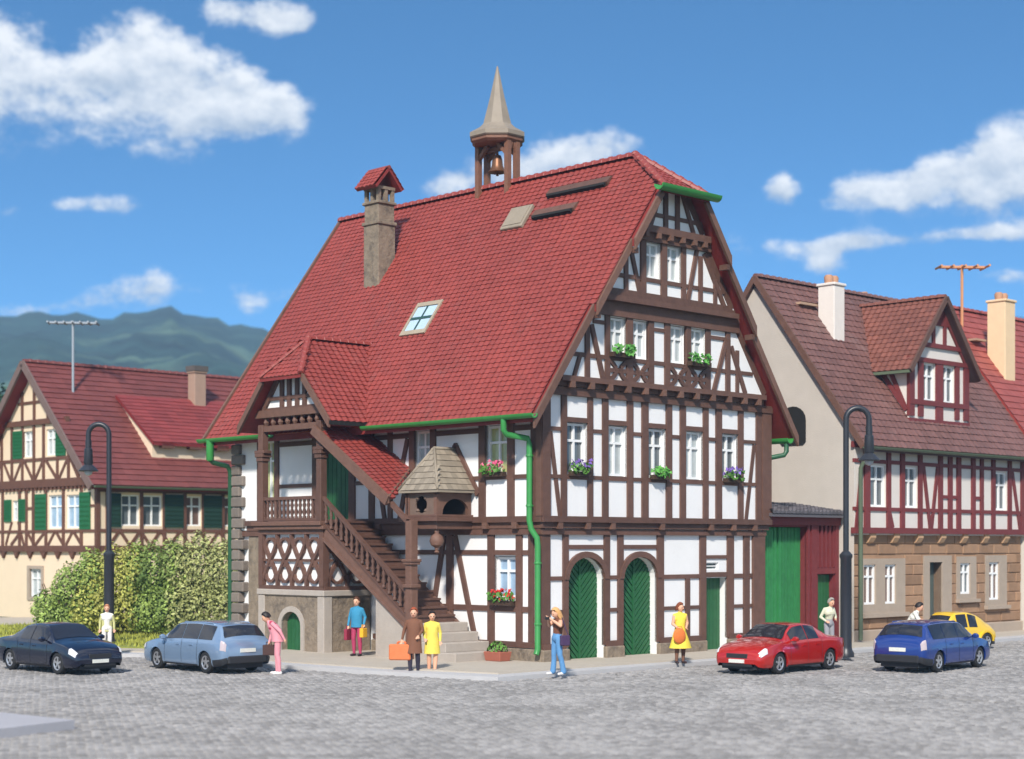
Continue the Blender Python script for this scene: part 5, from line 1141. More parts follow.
for p, q in (((33.7, 3.4), (34.4, 4.0)), ((35.1, 3.4), (34.5, 4.0)), ((35.3, 3.4), (35.95, 4.0)), ((36.7, 3.4), (36.1, 4.0)), ((37.9, 3.4), (37.0, 4.0)), ((39.3, 4.0), (40.2, 3.4)), ((38.6, 4.0), (38.0, 3.4)), ((39.5, 4.5), (38.95, 3.4)), ((40.1, 4.5), (40.7, 3.4)),
             ((34.0, 6.42), (34.7, 7.3)), ((35.7, 6.42), (34.95, 7.3)), ((35.9, 6.42), (36.9, 7.3)), ((37.9, 6.42), (37.15, 7.3)), ((38.1, 6.42), (38.9, 7.3)), ((39.9, 6.42), (39.2, 7.3)), ((40.2, 6.42), (40.9, 7.3)), ((41.9, 6.42), (41.2, 7.3))): beam(CG, CH, p, q, .15, d1=.045, mat=CT)
CQ = lambda a, b, z0, z1, n='timber_post': post(CS, CH, a, b, z0, z1, mat=CT, d1=.05, name=n)
for a in (CU0 - .04, 5.4, 7.14, 8.32, 9.42, 10.42, 11.5, 12.55, 13.6, 15, 16.4): CQ(a, a + .16, 3.38, 6.05)
CQ(CU0, CU1, 3.1, 3.38, 'timber_sill'); CQ(CU0, CU1, 3.98, 4.12, 'timber_rail'); CQ(CU0, CU1, 5.75, 5.87, 'timber_rail')
for k in range(9): a = 5.6 + k * 1.05; beam(CS, CH, (a, 3.4), (a + .45, 4.0), .14, d1=.045, mat=CT); beam(CS, CH, (a + 1.0, 3.4), (a + .55, 4.0), .14, d1=.045, mat=CT)
cr_ = slope_roof(CH, 'roof', 4.4, CU1, 31.9, CE, CA, CZ, CRS, CRT, cw=.5, rh=.36, amp=.01, lift=.045)
ridge_tiles(cr_, (CU1, CA, CZ + .05), (4.4, CA, CZ + .05), .14, .4, CRT)
for sg in (-1, 1): mb = MB(); mb.bar((4.36, CA, CZ - .08), (4.36, CA + sg * 6.1, CE - .12), .1, .34); mb.build('bargeboard', M('grey_bargeboard', lin(112, 92, 86), .7), CH)
gutter((4.5, 31.8, CE - .02), (CU1, 31.8, CE - .02), .1, mat=GUT2, par=CH)
mb = MB(); q = [(8.2, 33.0, 8.1), (16, 33.0, 8.1), (16, 36.25, 10.45), (8.2, 36.25, 10.45)]; mb.prism(q, [(a, b, c - .14) for a, b, c in q]); sd_ = mb.build('dormer_roof', CRS, CH); l_ = math.hypot(3.25, 2.35)
mb = MB(); tiles(mb, (8.2, 33.0, 8.1), (1, 0, 0), (0, 3.25 / l_, 2.35 / l_), (0, -2.35 / l_, 3.25 / l_), 15, 13, .52, l_ / 13, amp=.01, lift=.035, seg=2); mb.build('dormer_tiles', M('matt_red_tile', lin(132, 56, 54), .65, .14, 1, tone=.3), sd_, kind='stuff', recalc=False)
mb = MB(); Facade('v', 33.3).wall(mb, 8.35, 15.9, 7.0, 8.2); mb.poly([(8.35, 33.3, 7.0), (8.35, 33.3, 8.2), (8.35, 36.2, 10.3), (8.35, 36.1, 9.9)]); mb.build('dormer_wall', CW, CH, recalc=False)
for k in range(4): mb = MB(); Facade('v', 33.3).rect(mb, 8.7 + k * 1.5, 9.35 + k * 1.5, 7.85, 8.08, -.05, .3); mb.build('rafter_end', CT, CH)
chimney(CH, 12.3, 12.95, 35.8, 36.4, 9.5, 11.75, M('stone_chimney', lin(164, 136, 118), .8, .1, 3), 0)
mb = MB(); mb.box((12.22, 35.72, 11.85), (13.03, 36.48, 12.1)); mb.build('chimney_cap', M('dark_cap', lin(88, 82, 78), .8), CH)
antenna(6.14, 36.5, 10.5, 13.75, 'grey television antenna on the red roof of the cream house', lin(150, 158, 166), (.8, -.6, 0), 7, span=1.1)
# ================================================================== street lamps
IRON = M('black_iron', lin(40, 42, 48), .4, .2, 4, spec=.5)
def lamp(px_, py_, side, label, H):
    x, y = gpx(px_, py_, .1); t = thing('street_lamp', label, 'street lamp', x, y, .1, 'black swan-neck street lamps', 0, True, False)
    mb = MB(); mb.lathe((0, 0, 0), [(.24, 0), (.24, .12), (.19, .2), (.17, .3), (.165, 2.9), (.19, 2.95), (.19, 3.02), (.10, 3.12)], 14); mb.build('base', IRON, t, smooth=40)
    r = .34; q = [(0, 0, 3.0), (0, 0, H - r)] + [(side * (r - r * math.cos(a)), 0, H - r + r * math.sin(a)) for a in [math.pi * k / 12 for k in range(1, 13)]] + [(side * 2 * r, 0, H - r - .25)]
    mb = MB(); mb.tube(q, .085, 10); mb.build('pole', IRON, t, smooth=50)
    mb = MB(); mb.lathe((side * 2 * r, 0, H - r - .2), [(.10, 0), (.10, -.25), (.13, -.28), (.15, -.75), (.13, -.8), (.2, -.86), (.33, -1.0), (.31, -1.02), (.12, -.95)], 14); hd = mb.build('lamp_head', IRON, t, smooth=40)
    mb = MB(); mb.lathe((side * 2 * r, 0, H - r - .2), [(.1, -.95), (.14, -1.02), (.11, -1.12), (.03, -1.16)], 12); mb.build('lamp_glass', M('lamp_glass', (.5, .52, .54), .25, .1, 3), hd, smooth=True)
lamp(109, 645, -1, 'black swan-neck street lamp on the left, before the shrubs', 7.3)
lamp(846, 657, 1, 'black swan-neck street lamp on the right, behind the red car', 7.35)
t = thing('planter', 'terracotta planter with a small green bush at the foot of the stone steps', 'planter', -.62, 1.15, .135)
mb = MB(); mb.prism([(-.82, .85, .135), (-.42, .85, .135), (-.42, 1.45, .135), (-.82, 1.45, .135)], [(-.86, .81, .40), (-.38, .81, .40), (-.38, 1.49, .40), (-.86, 1.49, .40)]); mb.build('trough', M('terracotta', lin(158, 92, 74), .8, .15, 5), t, bevel=.015)
mb = MB(); rr = random.Random(4)
for k in range(160):
    d = Vector((rr.gauss(0, 1), rr.gauss(0, 1), abs(rr.gauss(0, 1)))).normalized(); p = Vector((-.62 + d.x * .22, 1.15 + d.y * .34, .38 + d.z * .3)); n_ = (d + Vector((rr.uniform(-.6, .6), rr.uniform(-.6, .6), .3))).normalized(); a = n_.orthogonal().normalized(); b = n_.cross(a); s_ = rr.uniform(.04, .08)
    mb.poly([p - a * s_, p - b * s_ * .6, p + a * s_, p + b * s_ * .6], rr.random())
mb.build('foliage', M('planter_leaf', lin(88, 130, 52), .6, .2, 5, tone=.8), t, recalc=False)

# ================================================================== cars
TYRE = M('tyre_rubber', (.02, .02, .021), .7, .2, 6); RIM = M('alloy_rim', (.55, .55, .57), .3, .1, 5, metal=.7); BLACKP = M('black_plastic', (.025, .025, .028), .5); CGLASS = M('tinted_car_glass', (.022, .022, .028), .06, .2, 2, spec=.7); CHR = M('clear_lamp', (.7, .7, .72), .15, .15, 14, spec=.8); TAIL = M('red_lamp', (.35, .02, .02), .2); PLATE = M('number_plate', (.68, .68, .62), .5, .25, 30)
def mono(xs, ys):
    """monotone cubic through points"""
    n = len(xs); d = [(ys[i + 1] - ys[i]) / (xs[i + 1] - xs[i]) for i in range(n - 1)]
    m = [d[0]] + [0 if d[i - 1] * d[i] <= 0 else 2 * d[i - 1] * d[i] / (d[i - 1] + d[i]) for i in range(1, n - 1)] + [d[-1]]
    def f(x):
        x = max(xs[0], min(xs[-1], x)); i = max(k for k in range(n - 1) if xs[k] <= x + 1e-9); h = xs[i + 1] - xs[i]; t = (x - xs[i]) / h
        return ys[i] * (1 + 2 * t) * (1 - t) ** 2 + m[i] * h * t * (1 - t) ** 2 + ys[i + 1] * t * t * (3 - 2 * t) + m[i + 1] * h * t * t * (t - 1)
    return f
SEDAN = [(-2.25, .40, .70, .74, .66, .56), (-2.2, .30, .84, .90, .76, .66), (-2.05, .25, .90, .985, .83, .72), (-1.55, .21, .92, 1.03, .87, .72), (-1.35, .21, .93, 1.06, .87, .70), (-.72, .20, .94, 1.36, .88, .60), (-.15, .20, .93, 1.42, .88, .61), (.36, .20, .92, 1.385, .88, .61), (1.12, .20, .90, .99, .88, .70), (1.65, .20, .82, .90, .87, .70), (2.02, .21, .70, .78, .83, .66), (2.18, .24, .58, .66, .76, .60), (2.25, .32, .50, .54, .66, .52)]
ESTATE = [(-2.25, .36, .76, .80, .68, .58), (-2.2, .30, .90, .96, .78, .68), (-2.1, .26, .94, 1.06, .84, .70), (-1.78, .22, .95, 1.40, .87, .62), (-1.4, .21, .95, 1.45, .88, .62), (-.6, .20, .95, 1.475, .88, .63), (0, .20, .94, 1.46, .88, .63), (.36, .20, .93, 1.42, .88, .63), (1.12, .20, .91, 1.0, .88, .71), (1.65, .20, .83, .92, .87, .70), (2.02, .21, .72, .80, .83, .66), (2.18, .24, .60, .68, .76, .60), (2.25, .32, .52, .56, .66, .52)]
BEETLE = [(-2.0, .40, .52, .55, .55, .35), (-1.9, .32, .66, .78, .62, .42), (-1.5, .28, .78, 1.06, .68, .46), (-.9, .26, .84, 1.34, .72, .52), (-.2, .25, .86, 1.48, .74, .54), (.3, .25, .86, 1.47, .74, .54), (.55, .25, .85, 1.38, .74, .54), (.92, .25, .82, 1.02, .72, .54), (1.35, .27, .74, .94, .66, .46), (1.8, .32, .6, .72, .58, .38), (2.0, .40, .48, .52, .5, .3)]
def car(label, paint, style, px_, py_, wheel, yaw, s=.92, rear_plate=True, wb=1.32):
    table = SEDAN if style == 'sedan' else ESTATE if style == 'estate' else BEETLE
    xs = [r[0] for r in table]; fz, fb, ft, fw, fr = (mono(xs, [r[k] for r in table]) for k in range(1, 6))
    Rm = Matrix.Rotation(yaw, 2); wx, wy = gpx(px_, py_); off = Rm @ Vector((wheel[0] * wb * s, wheel[1] * .74 * s))
    t = thing('parked_car', label, 'car', wx - off.x, wy - off.y, .008, 'cars standing on the cobbles', yaw, True, False); t.scale = (s, s, s)
    def sec(x):
        zs, zb, zt, w, wt = fz(x), fb(x), ft(x), fw(x), fr(x); g = max(0., min(1., (zt - zb - .1) / .2))
        return [(w * .93, zs), (w * .985, zs + .10), (w, zs + (zb - zs) * .55), (w * (.965 - .01 * g), zb), (wt + (w * .86 - wt) * (1 - g), zt - .055 - .0 * g), (wt * .62 + (w * .5 - wt * .62) * (1 - g), zt - .008), (0, zt + .012)]
    def surf(x, tt):
        P_ = sec(x); i = min(5, int(tt)); f = tt - i
        a, b, c, d = P_[max(0, i - 1)], P_[i], P_[i + 1], P_[min(6, i + 2)] if i + 2 <= 6 else (-P_[5][0], P_[5][1])
        k = .32 if i not in (3,) else .12
        m0 = [(c[j] - a[j]) * k for j in (0, 1)]; m1 = [(d[j] - b[j]) * k for j in (0, 1)]
        return tuple(b[j] * (1 + 2 * f) * (1 - f) ** 2 + m0[j] * f * (1 - f) ** 2 + c[j] * f * f * (3 - 2 * f) + m1[j] * f * f * (f - 1) for j in (0, 1))
    ar = .365
    def arch_z(x):
        z = -1
        for xc in (-wb, wb):
            if abs(x - xc) < ar: z = max(z, .30 + math.sqrt(ar * ar - (x - xc) ** 2) * .98)
        return z
    def pt(x, tt, sd, o=0.):
        y, z = surf(x, tt)
        if o:
            e_ = .02; y1, z1 = surf(x, max(0, tt - e_)); y2, z2 = surf(x, min(6, tt + e_)); ax = Vector((0, y2 - y1, z2 - z1)); ya, za_ = surf(x + .02, tt); yb, zb_ = surf(x - .02, tt); bx = Vector((.04, ya - yb, za_ - zb_))
            n = ax.cross(bx) if False else bx.cross(ax); n = n.normalized() if n.length > 1e-9 else Vector((0, 1, 0))
            if n.y < -1e-3 or (abs(n.y) <= 1e-3 and n.z < 0): n = -n
            x += n.x * o; y += n.y * o; z += n.z * o
        return [x, sd * y, z]
    xsd = sorted({*[xs[0] + (xs[-1] - xs[0]) * k / 90 for k in range(91)], *xs, *[xc + d for xc in (-wb, wb) for d in (-ar, -ar * .98, ar * .98, ar)]})
    ts = [k / 3 for k in range(19)]; mb = MB(); g_ = []
    for x in xsd:
        row = []
        for sd, tl in ((1, ts), (-1, ts[-2::-1])):
            for tt in tl:
                p = pt(x, tt, sd)
                if abs(p[1]) > .5: p[2] = max(p[2], arch_z(x))
                row.append(mb.vert(p))
        g_.append(row)
    for A_, B_ in zip(g_, g_[1:]):
        for k in range(len(A_) - 1): mb.face((A_[k], A_[k + 1], B_[k + 1], B_[k]))
    mb.face(g_[0]); mb.face(g_[-1][::-1])
    bm_body = mb.build('body', paint, t, smooth=42)
    mb = MB(); mb.box((xs[0] + .12, -.6, .16), (xs[-1] - .12, .6, .5)); 
    for xc in (-wb, wb): mb.box((xc - .37, -.8, .33), (xc + .37, .8, .62)) if False else None
    mb.build('underbody', BLACKP, t)
    def patch(name, mat, x0, x1, t0, t1, sides=(1,), o=.010, nx=8, nt_=6, across=False, par=None):
        mb = MB(); G_ = []
        for k in range(nx + 1):
            x = x0 + (x1 - x0) * k / nx
            if across: row = [mb.vert(pt(x, t0 + (6 - t0) * j / nt_, 1, o)) for j in range(nt_ + 1)] + [mb.vert(pt(x, t0 + (6 - t0) * j / nt_, -1, o)) for j in range(nt_ - 1, -1, -1)]
            else: row = [mb.vert(pt(x, t0 + (t1 - t0) * j / nt_, sides[0], o)) for j in range(nt_ + 1)]
            G_.append(row)
        for A_, B_ in zip(G_, G_[1:]):
            for j in range(len(A_) - 1): mb.face((A_[j], A_[j + 1], B_[j + 1], B_[j]))
        return mb.build(name, mat, par or t, smooth=True, recalc=False)
    if style == 'sedan': sw, wsn, rwn = [(-.70, -.13), (-.09, .74)], (.44, 1.04), (-1.28, -.80)
    elif style == 'estate': sw, wsn, rwn = [(-1.66, -.955), (-.925, -.115), (-.085, .76)], (.44, 1.04), (-2.08, -1.84)
    else: sw, wsn, rwn = [(-.75, -.25), (-.15, .42)], (.60, .88), (-1.45, -.98)
    patch('windscreen', CGLASS, *wsn, 4.25, 6, across=True)
    patch('rear_window', CGLASS, *rwn, 4.2, 6, across=True)
    for sd in (1, -1):
        for a, b in sw: patch('side_window', CGLASS, a, b, 3.1, 3.88, (sd,), .009)
        if style == 'beetle':
            for xc in (-wb, wb):
                mb = MB(); n = 12
                for k in range(n):
                    a0, a1 = math.pi * k / n, math.pi * (k + 1) / n; R1, R0 = .46, .36
                    mb.prism([(xc + R0 * math.cos(a0), sd * .5, .30 + R0 * math.sin(a0)), (xc + R0 * math.cos(a1), sd * .5, .30 + R0 * math.sin(a1)), (xc + R1 * math.cos(a1), sd * .5, .30 + R1 * math.sin(a1)), (xc + R1 * math.cos(a0), sd * .5, .30 + R1 * math.sin(a0))],
                             [(xc + R0 * math.cos(a0), sd * .84, .30 + R0 * math.sin(a0)), (xc + R0 * math.cos(a1), sd * .84, .30 + R0 * math.sin(a1)), (xc + R1 * .92 * math.cos(a1), sd * .84, .30 + R1 * .92 * math.sin(a1)), (xc + R1 * .92 * math.cos(a0), sd * .84, .30 + R1 * .92 * math.sin(a0))])
                mb.build('fender', paint, t, smooth=50)
            mb = MB(); mb.lathe((1.72, sd * .6, .62), [(.02, -.1), (.11, 0), (.02, .1)], 10); mb.build('headlight', CHR, t, smooth=True); continue
        patch('headlight', CHR, 1.93, 2.17, 2.45, 3.75, (sd,), .012)
        patch('tail_light', TAIL if style == 'sedan' else M('pale_tail_lamp', (.5, .42, .44), .2), -2.225, -2.09, 2.2, 3.3, (sd,), .012)
        for xd in ((-.84, -.115, .80) if style == 'sedan' else (-.94, -.10, .82)): patch('door_seam', BLACKP, xd, xd + .014, .9, 3.02, (sd,), .004, 1, 8)
        for a, b in ((-.6, -.8), (.1, -.1)): mb = MB(); y, z = surf(a, 2.55); mb.box((a - .09, sd * y - .015, z - .014), (a + .09, sd * y + .02 * 1, z + .014)); mb.build('door_handle', paint, t)
        mb = MB(); mb.lathe((.74, sd * .98, .98), [(.02, -.07), (.1, -.04), (.11, .03), (.04, .08)], 8); mb.bar((.74, sd * .84, .95), (.74, sd * .95, .96), .05, .04); mb.build('wing_mirror', paint, t, smooth=40)
        patch('sill_strip', BLACKP, -wb + .42, wb - .42, 0, .55, (sd,), .008, 6, 2)
    if style != 'beetle':
        mb = MB(); x_ = xs[-1]; mb.box((x_ - .12, -.36, .47), (x_ + .012, .36, .60)); mb.build('grille', BLACKP, t, bevel=.01)
        mb = MB(); mb.box((x_ - .1, -.26, .34), (x_ + .03, .26, .44)); mb.build('number_plate', PLATE, t)
        mb = MB(); mb.box((xs[0] - .02, -.26, .62), (xs[0] + .1, .26, .73)); mb.build('number_plate', PLATE, t)
        mb = MB(); mb.box((x_ - .25, -.5, .24), (x_ - .02, .5, .31)); mb.build('air_intake', BLACKP, t)
        if style == 'estate':
            patch('bumper', BLACKP, -2.24, -1.75, 0, 1.35, (1,), .016); patch('bumper', BLACKP, -2.24, -1.75, 0, 1.35, (-1,), .016)
            mb = MB(); mb.box((xs[0] - .045, -.68, .30), (xs[0] + .1, .68, .52)); mb.build('bumper', BLACKP, t, bevel=.03)
            for sd in (1, -1): mb = MB(); mb.tube([(-1.5, sd * .6, 1.38), (-1.4, sd * .6, 1.435), (.1, sd * .6, 1.44), (.2, sd * .6, 1.39)], .016, 6); mb.build('roof_rail', paint, t, smooth=True)
    # wheels
    def wheel_parts():
        mb = MB(); ring = [(.19, -.09), (.26, -.105), (.30, -.09), (.315, -.06), (.315, .06), (.30, .09), (.26, .105), (.19, .09)]; n = 22; rg_ = []
        for r, y in ring: rg_.append([mb.vert((r * math.cos(2 * math.pi * j / n), y, r * math.sin(2 * math.pi * j / n))) for j in range(n)])
        for A_, B_ in zip(rg_, rg_[1:]):
            for j in range(n): mb.face((A_[j], A_[(j + 1) % n], B_[(j + 1) % n], B_[j]))
        ty = mb.build('wheel', TYRE, t, smooth=50, org=Vector())
        mb = MB()
        for j in range(n):
            a0, a1 = 2 * math.pi * j / n, 2 * math.pi * (j + 1) / n
            for sd in (-1, 1): mb.poly([(.20 * math.cos(a0), sd * .095, .20 * math.sin(a0)), (.20 * math.cos(a1), sd * .095, .20 * math.sin(a1)), (.165 * math.cos(a1), sd * .075, .165 * math.sin(a1)), (.165 * math.cos(a0), sd * .075, .165 * math.sin(a0))])
        for sd in (-1, 1):
            for k in range(5): a = 2 * math.pi * k / 5 + .3; mb.bar((.03 * math.cos(a), sd * .07, .03 * math.sin(a)), (.18 * math.cos(a), sd * .075, .18 * math.sin(a)), .055, .03, (0, 1, 0))
            mb.bar((0, sd * .05, 0), (0, sd * .095, 0), .09, .09)
        rm = mb.build('rim', RIM, ty, org=Vector())
        mb = MB()
        for sd in (-1, 1): mb.poly([(.19 * math.cos(2 * math.pi * j / 16), sd * .045, .19 * math.sin(2 * math.pi * j / 16)) for j in range(16)])
        mb.build('brake_disc', BLACKP, ty, org=Vector(), recalc=False)
        return ty
    w0 = wheel_parts()
    for k, (a, b) in enumerate(((wb, .74), (wb, -.74), (-wb, .74), (-wb, -.74))):
        w_ = w0 if k == 0 else copy_tree(w0, t)
        w_.location = (a, b, .315)
    return t
def paint(n, c, **k): return M(n, c, k.get('rough', .25), .05, 2, spec=.6, coat=1.0, metal=k.get('metal', .35))
car('dark navy blue saloon car at the left edge, headlights towards the viewer', paint('navy_paint', lin(22, 25, 46)), 'sedan', 60, 674.6, (1, -1), R(-44))
car('pale metallic blue estate car seen from behind, beside the man in pink', paint('pale_blue_paint', lin(132, 156, 184)), 'estate', 208, 673.5, (-1, 1), R(133))
car('bright red saloon car parked before the green gate', paint('red_paint', lin(196, 34, 26)), 'sedan', 777, 674.5, (1, 1), R(227))
car('deep blue estate car seen from behind on the right', paint('blue_paint', lin(32, 62, 138)), 'estate', 936, 672.5, (-1, -1), R(49))
car('small round yellow car half hidden behind the deep blue estate car', paint('yellow_paint', lin(226, 182, 20), rough=.4, metal=0.), 'beetle', 946, 651, (1, 1), R(214), s=.82, wb=1.15)
# ================================================================== people
import numpy as np
SKIN = M('skin', lin(216, 164, 134), .6, .06, 6); EYE = M('eye_dark', lin(60, 44, 38), .4); LIP = M('lips', lin(176, 92, 86), .5)
def cloth(n, c): return M('cloth_' + n, lin(*c), .8, .12, 9, .3, 60)
def cone_mesh(mb, a, b, r0, r1, n=10, k=4):
    a, b = Vector(a), Vector(b); d = b - a; L = d.length; d = d / L if L > 1e-6 else Vector((0, 0, 1)); pts, rs = [], []
    for i in range(k): t = math.pi / 2 * (1 - i / k); pts.append(a - d * (r0 * math.sin(t))); rs.append(max(1e-4, r0 * math.cos(t)))
    pts.append(a); rs.append(r0); pts.append(b); rs.append(r1)
    for i in range(1, k + 1): t = math.pi / 2 * i / k; pts.append(b + d * (r1 * math.sin(t))); rs.append(max(1e-4, r1 * math.cos(t)))
    mb.tube(pts, rs, n)
def ell_mesh(mb, c, r, n=12):
    prof = [(max(1e-4, math.cos(t)), math.sin(t)) for t in [-math.pi / 2 + math.pi * k / 8 for k in range(9)]]; c = Vector(c); rings = []
    for q, z in prof: rings.append([mb.vert((c.x + r[0] * q * math.cos(2 * math.pi * j / n), c.y + r[1] * q * math.sin(2 * math.pi * j / n), c.z + r[2] * z)) for j in range(n)])
    for A_, B_ in zip(rings, rings[1:]):
        for j in range(n): mb.face((A_[j], A_[(j + 1) % n], B_[(j + 1) % n], B_[j]))
    mb.face(rings[0][::-1]); mb.face(rings[-1])
def person(label, x, y, z0, yaw, pose, col, h=1.72, hair=None, dress=None, coat=None, feet=.0):
    """pose: joint -> (forward, left, up) in metres for a 1.72 m figure facing +x; body is one remeshed surface"""
    t = thing('person', label, 'person', x, y, z0, 'people about the square', yaw, True, False); k = h / 1.72
    J = dict(pelvis=(0, 0, .93), waist=(0, 0, 1.07), chest=(.01, 0, 1.27), neck=(0, 0, 1.44), head=(.03, 0, 1.585), shL=(0, .165, 1.355), shR=(0, -.165, 1.355), elL=(-.02, .23, 1.12), elR=(-.02, -.23, 1.12), wrL=(.06, .24, .88), wrR=(.06, -.24, .88),
             hpL=(0, .09, .90), hpR=(0, -.09, .90), knL=(.03, .10, .50), knR=(.03, -.10, .50), anL=(-.01, .10, .09), anR=(-.01, -.10, .09)); J.update(pose)
    J = {a: Vector(b) * k for a, b in J.items()}
    prims = []                                    # (kind, a, b, r0, r1, material index)
    mats = [SKIN, col['top'], col['legs'], col['shoes'], EYE, LIP, col.get('arms', col['top']), col.get('lower', col['legs'])]
    C = lambda a, b, r0, r1, m: prims.append(('c', Vector(a), Vector(b), r0 * k, r1 * k, m)); E = lambda c, r, m: prims.append(('e', Vector(c), Vector(r) * k, 0, 0, m))
    C(J['pelvis'] + Vector((0, .05, 0)) * k, J['pelvis'] - Vector((0, .05, 0)) * k, .115, .115, 2)
    C(J['pelvis'], J['waist'], .125, .115, 2); C(J['waist'], J['chest'], .118, .13, 1); C(J['chest'] + Vector((0, .06, .0)) * k, J['chest'] - Vector((0, .06, .0)) * k, .125, .125, 1)
    C(J['chest'], J['neck'], .12, .06, 1); C(J['neck'], J['neck'] + (J['head'] - J['neck']) * .6, .052, .05, 0)
    hd = (J['head'] - J['neck']).normalized(); fw = pose.get('look', (1, 0, 0)); fw = Vector(fw); fw = (fw - hd * fw.dot(hd)).normalized(); lf = hd.cross(fw)
    H = J['head']; E(H, (.104, .087, .122), 0); E(H + (fw * .025 - hd * .06) * k, (.074, .063, .066), 0)
    C(H + (fw * .098 + hd * .01) * k, H + (fw * .118 - hd * .018) * k, .011, .015, 0)
    for s_ in (-1, 1): E(H + (fw * .090 + lf * (.035 * s_) + hd * .012) * k, (.013, .014, .012), 4); E(H + (lf * (.088 * s_) - fw * .005) * k, (.018, .012, .028), 0)
    C(H + (fw * .094 - hd * .055 + lf * .018) * k, H + (fw * .094 - hd * .055 - lf * .018) * k, .0085, .0085, 5)
    for s_, n in ((1, 'L'), (-1, 'R')):
        C(J['chest'] + Vector((0, .08 * s_, .05)) * k, J['sh' + n], .085, .058, 1); C(J['neck'] - Vector((0, 0, .02)) * k, J['sh' + n] + Vector((0, 0, .012)) * k, .045, .042, 1); C(J['sh' + n], J['el' + n], .058, .047, 6); w = J['wr' + n]; d = (w - J['el' + n]).normalized(); C(J['el' + n], w, .046, .032, 6 if not col.get('bare_arms') else 0)
        palm = w + d * (.055 * k); C(w, palm, .030, .034, 0); side = d.cross(Vector((1, 0, 0))); side = side.normalized() if side.length > .2 else d.cross(Vector((0, 1, 0))).normalized(); cu = d.cross(side).normalized(); cu = cu if cu.x * 1 + cu.z * .2 > 0 else -cu
        for f, L_ in ((-1.5, .058), (-.5, .072), (.5, .076), (1.5, .064)):
            b0 = palm + side * (f * .0165 * k); m_ = b0 + (d * L_ * .65 + cu * .012) * k; C(b0, m_, .0105, .0095, 0); C(m_, m_ + (d * L_ * .45 + cu * .022) * k, .0095, .008, 0)
        th = w + d * (.025 * k) + side * (-.028 * k); m_ = th + (d * .03 - side * .026 + cu * .012) * k; C(th, m_, .013, .011, 0); C(m_, m_ + (d * .032 - side * .004 + cu * .012) * k, .011, .009, 0)
        kn, an = J['kn' + n], J['an' + n]; C(J['hp' + n], kn, .095, .068, 2); mid = kn + (an - kn) * .3 + Vector((-.012, 0, 0)) * k; C(kn, mid, .066, .066, 7); C(mid, an, .066, col.get('hem', .043), 7)
        toe = pose.get('toe' + n, (.15, .02 * s_, 0)); ft = an + Vector((-.03, 0, -.045)) * k; C(an, ft, .040, .042, 3); C(ft, an + Vector((toe[0], toe[1], -.052 + toe[2])) * k, .040, .036, 3)
    mb = MB()
    for p in prims: cone_mesh(mb, p[1], p[2], p[3], p[4]) if p[0] == 'c' else ell_mesh(mb, p[1], p[2])
    o = mb.build('body', mats, t, org=Vector())
    md = o.modifiers.new('remesh', 'REMESH'); md.mode = 'VOXEL'; md.voxel_size = .0115; sm = o.modifiers.new('smooth', 'SMOOTH'); sm.factor = .5; sm.iterations = 2
    dg = bpy.context.evaluated_depsgraph_get(); me = bpy.data.meshes.new_from_object(o.evaluated_get(dg)); o.modifiers.clear(); oldm = o.data; o.data = me; bpy.data.meshes.remove(oldm)
    me.materials.clear()
    for m in mats: me.materials.append(m)
    n = len(me.polygons); ce = np.empty(n * 3); me.polygons.foreach_get('center', ce); ce = ce.reshape(-1, 3); best = np.full(n, 9.); idx = np.zeros(n, int)
    for p in prims:
        a = np.array(p[1])
        if p[0] == 'c':
            ab = np.array(p[2]) - a; tt = np.clip(((ce - a) @ ab) / max(1e-9, ab @ ab), 0, 1); dd = np.linalg.norm(ce - a - tt[:, None] * ab, axis=1) - (p[3] + (p[4] - p[3]) * tt)
        else:
            r = np.array(p[2]); q = np.linalg.norm((ce - a) / r, axis=1); dd = (q - 1) * r.min()
        if p[5] in (4, 5): dd = dd - .004
        w = dd < best; best[w] = dd[w]; idx[w] = p[5]
    me.polygons.foreach_set('material_index', idx.tolist()); me.polygons.foreach_set('use_smooth', [True] * n); me.update()
    if hair:
        mat_, ln, puff = hair; mb = MB(); nn, rows = 18, 10; rg = []
        for i in range(rows + 1):
            el_ = math.pi / 2 - math.pi * .62 * i / rows; row = []
            for j in range(nn):
                a = 2 * math.pi * j / nn; back = -math.cos(a); cut = .05 if back > -.35 else .85
                e2 = max(el_, (cut if back < .2 else -.75)) if back < .2 else el_
                r_ = 1.09 + puff + .05 * mnoise.noise(Vector((math.cos(a) * 2, math.sin(a) * 2, el_ * 2)))
                q = H + (fw * (math.cos(a) * math.cos(e2) * .110 * r_ - .010) + lf * (math.sin(a) * math.cos(e2) * .094 * r_) + hd * (math.sin(e2) * .127 * r_ + .006)) * k
                if ln and back > -.25 and i > rows * .6: q = q - hd * (ln * (i - rows * .6) / (rows * .4) * k) - fw * (.02 * k)
                row.append(mb.vert(q))
            rg.append(row)
        for A_, B_ in zip(rg, rg[1:]):
            for j in range(nn): mb.face((A_[j], A_[(j + 1) % nn], B_[(j + 1) % nn], B_[j]))
        mb.face(rg[0]); mb.face(rg[-1][::-1]); mb.build('hair', mat_, t, smooth=True, org=Vector())
    if dress:
        nm, mat_, rings = dress; mb = MB(); nn = 22; rg = []
        for z, rx, ry, ox, oy in rings: rg.append([mb.vert((k * (ox + rx * math.cos(2 * math.pi * j / nn) * (1 + .04 * math.cos(5 * 2 * math.pi * j / nn) * (z < .8))), k * (oy + ry * math.sin(2 * math.pi * j / nn) * (1 + .04 * math.cos(5 * 2 * math.pi * j / nn) * (z < .8))), k * z)) for j in range(nn)])
        for A_, B_ in zip(rg, rg[1:]):
            for j in range(nn): mb.face((A_[j], A_[(j + 1) % nn], B_[(j + 1) % nn], B_[j]))
        mb.face(rg[0]); mb.face(rg[-1][::-1]); mb.build(nm, mat_, t, smooth=50, org=Vector())
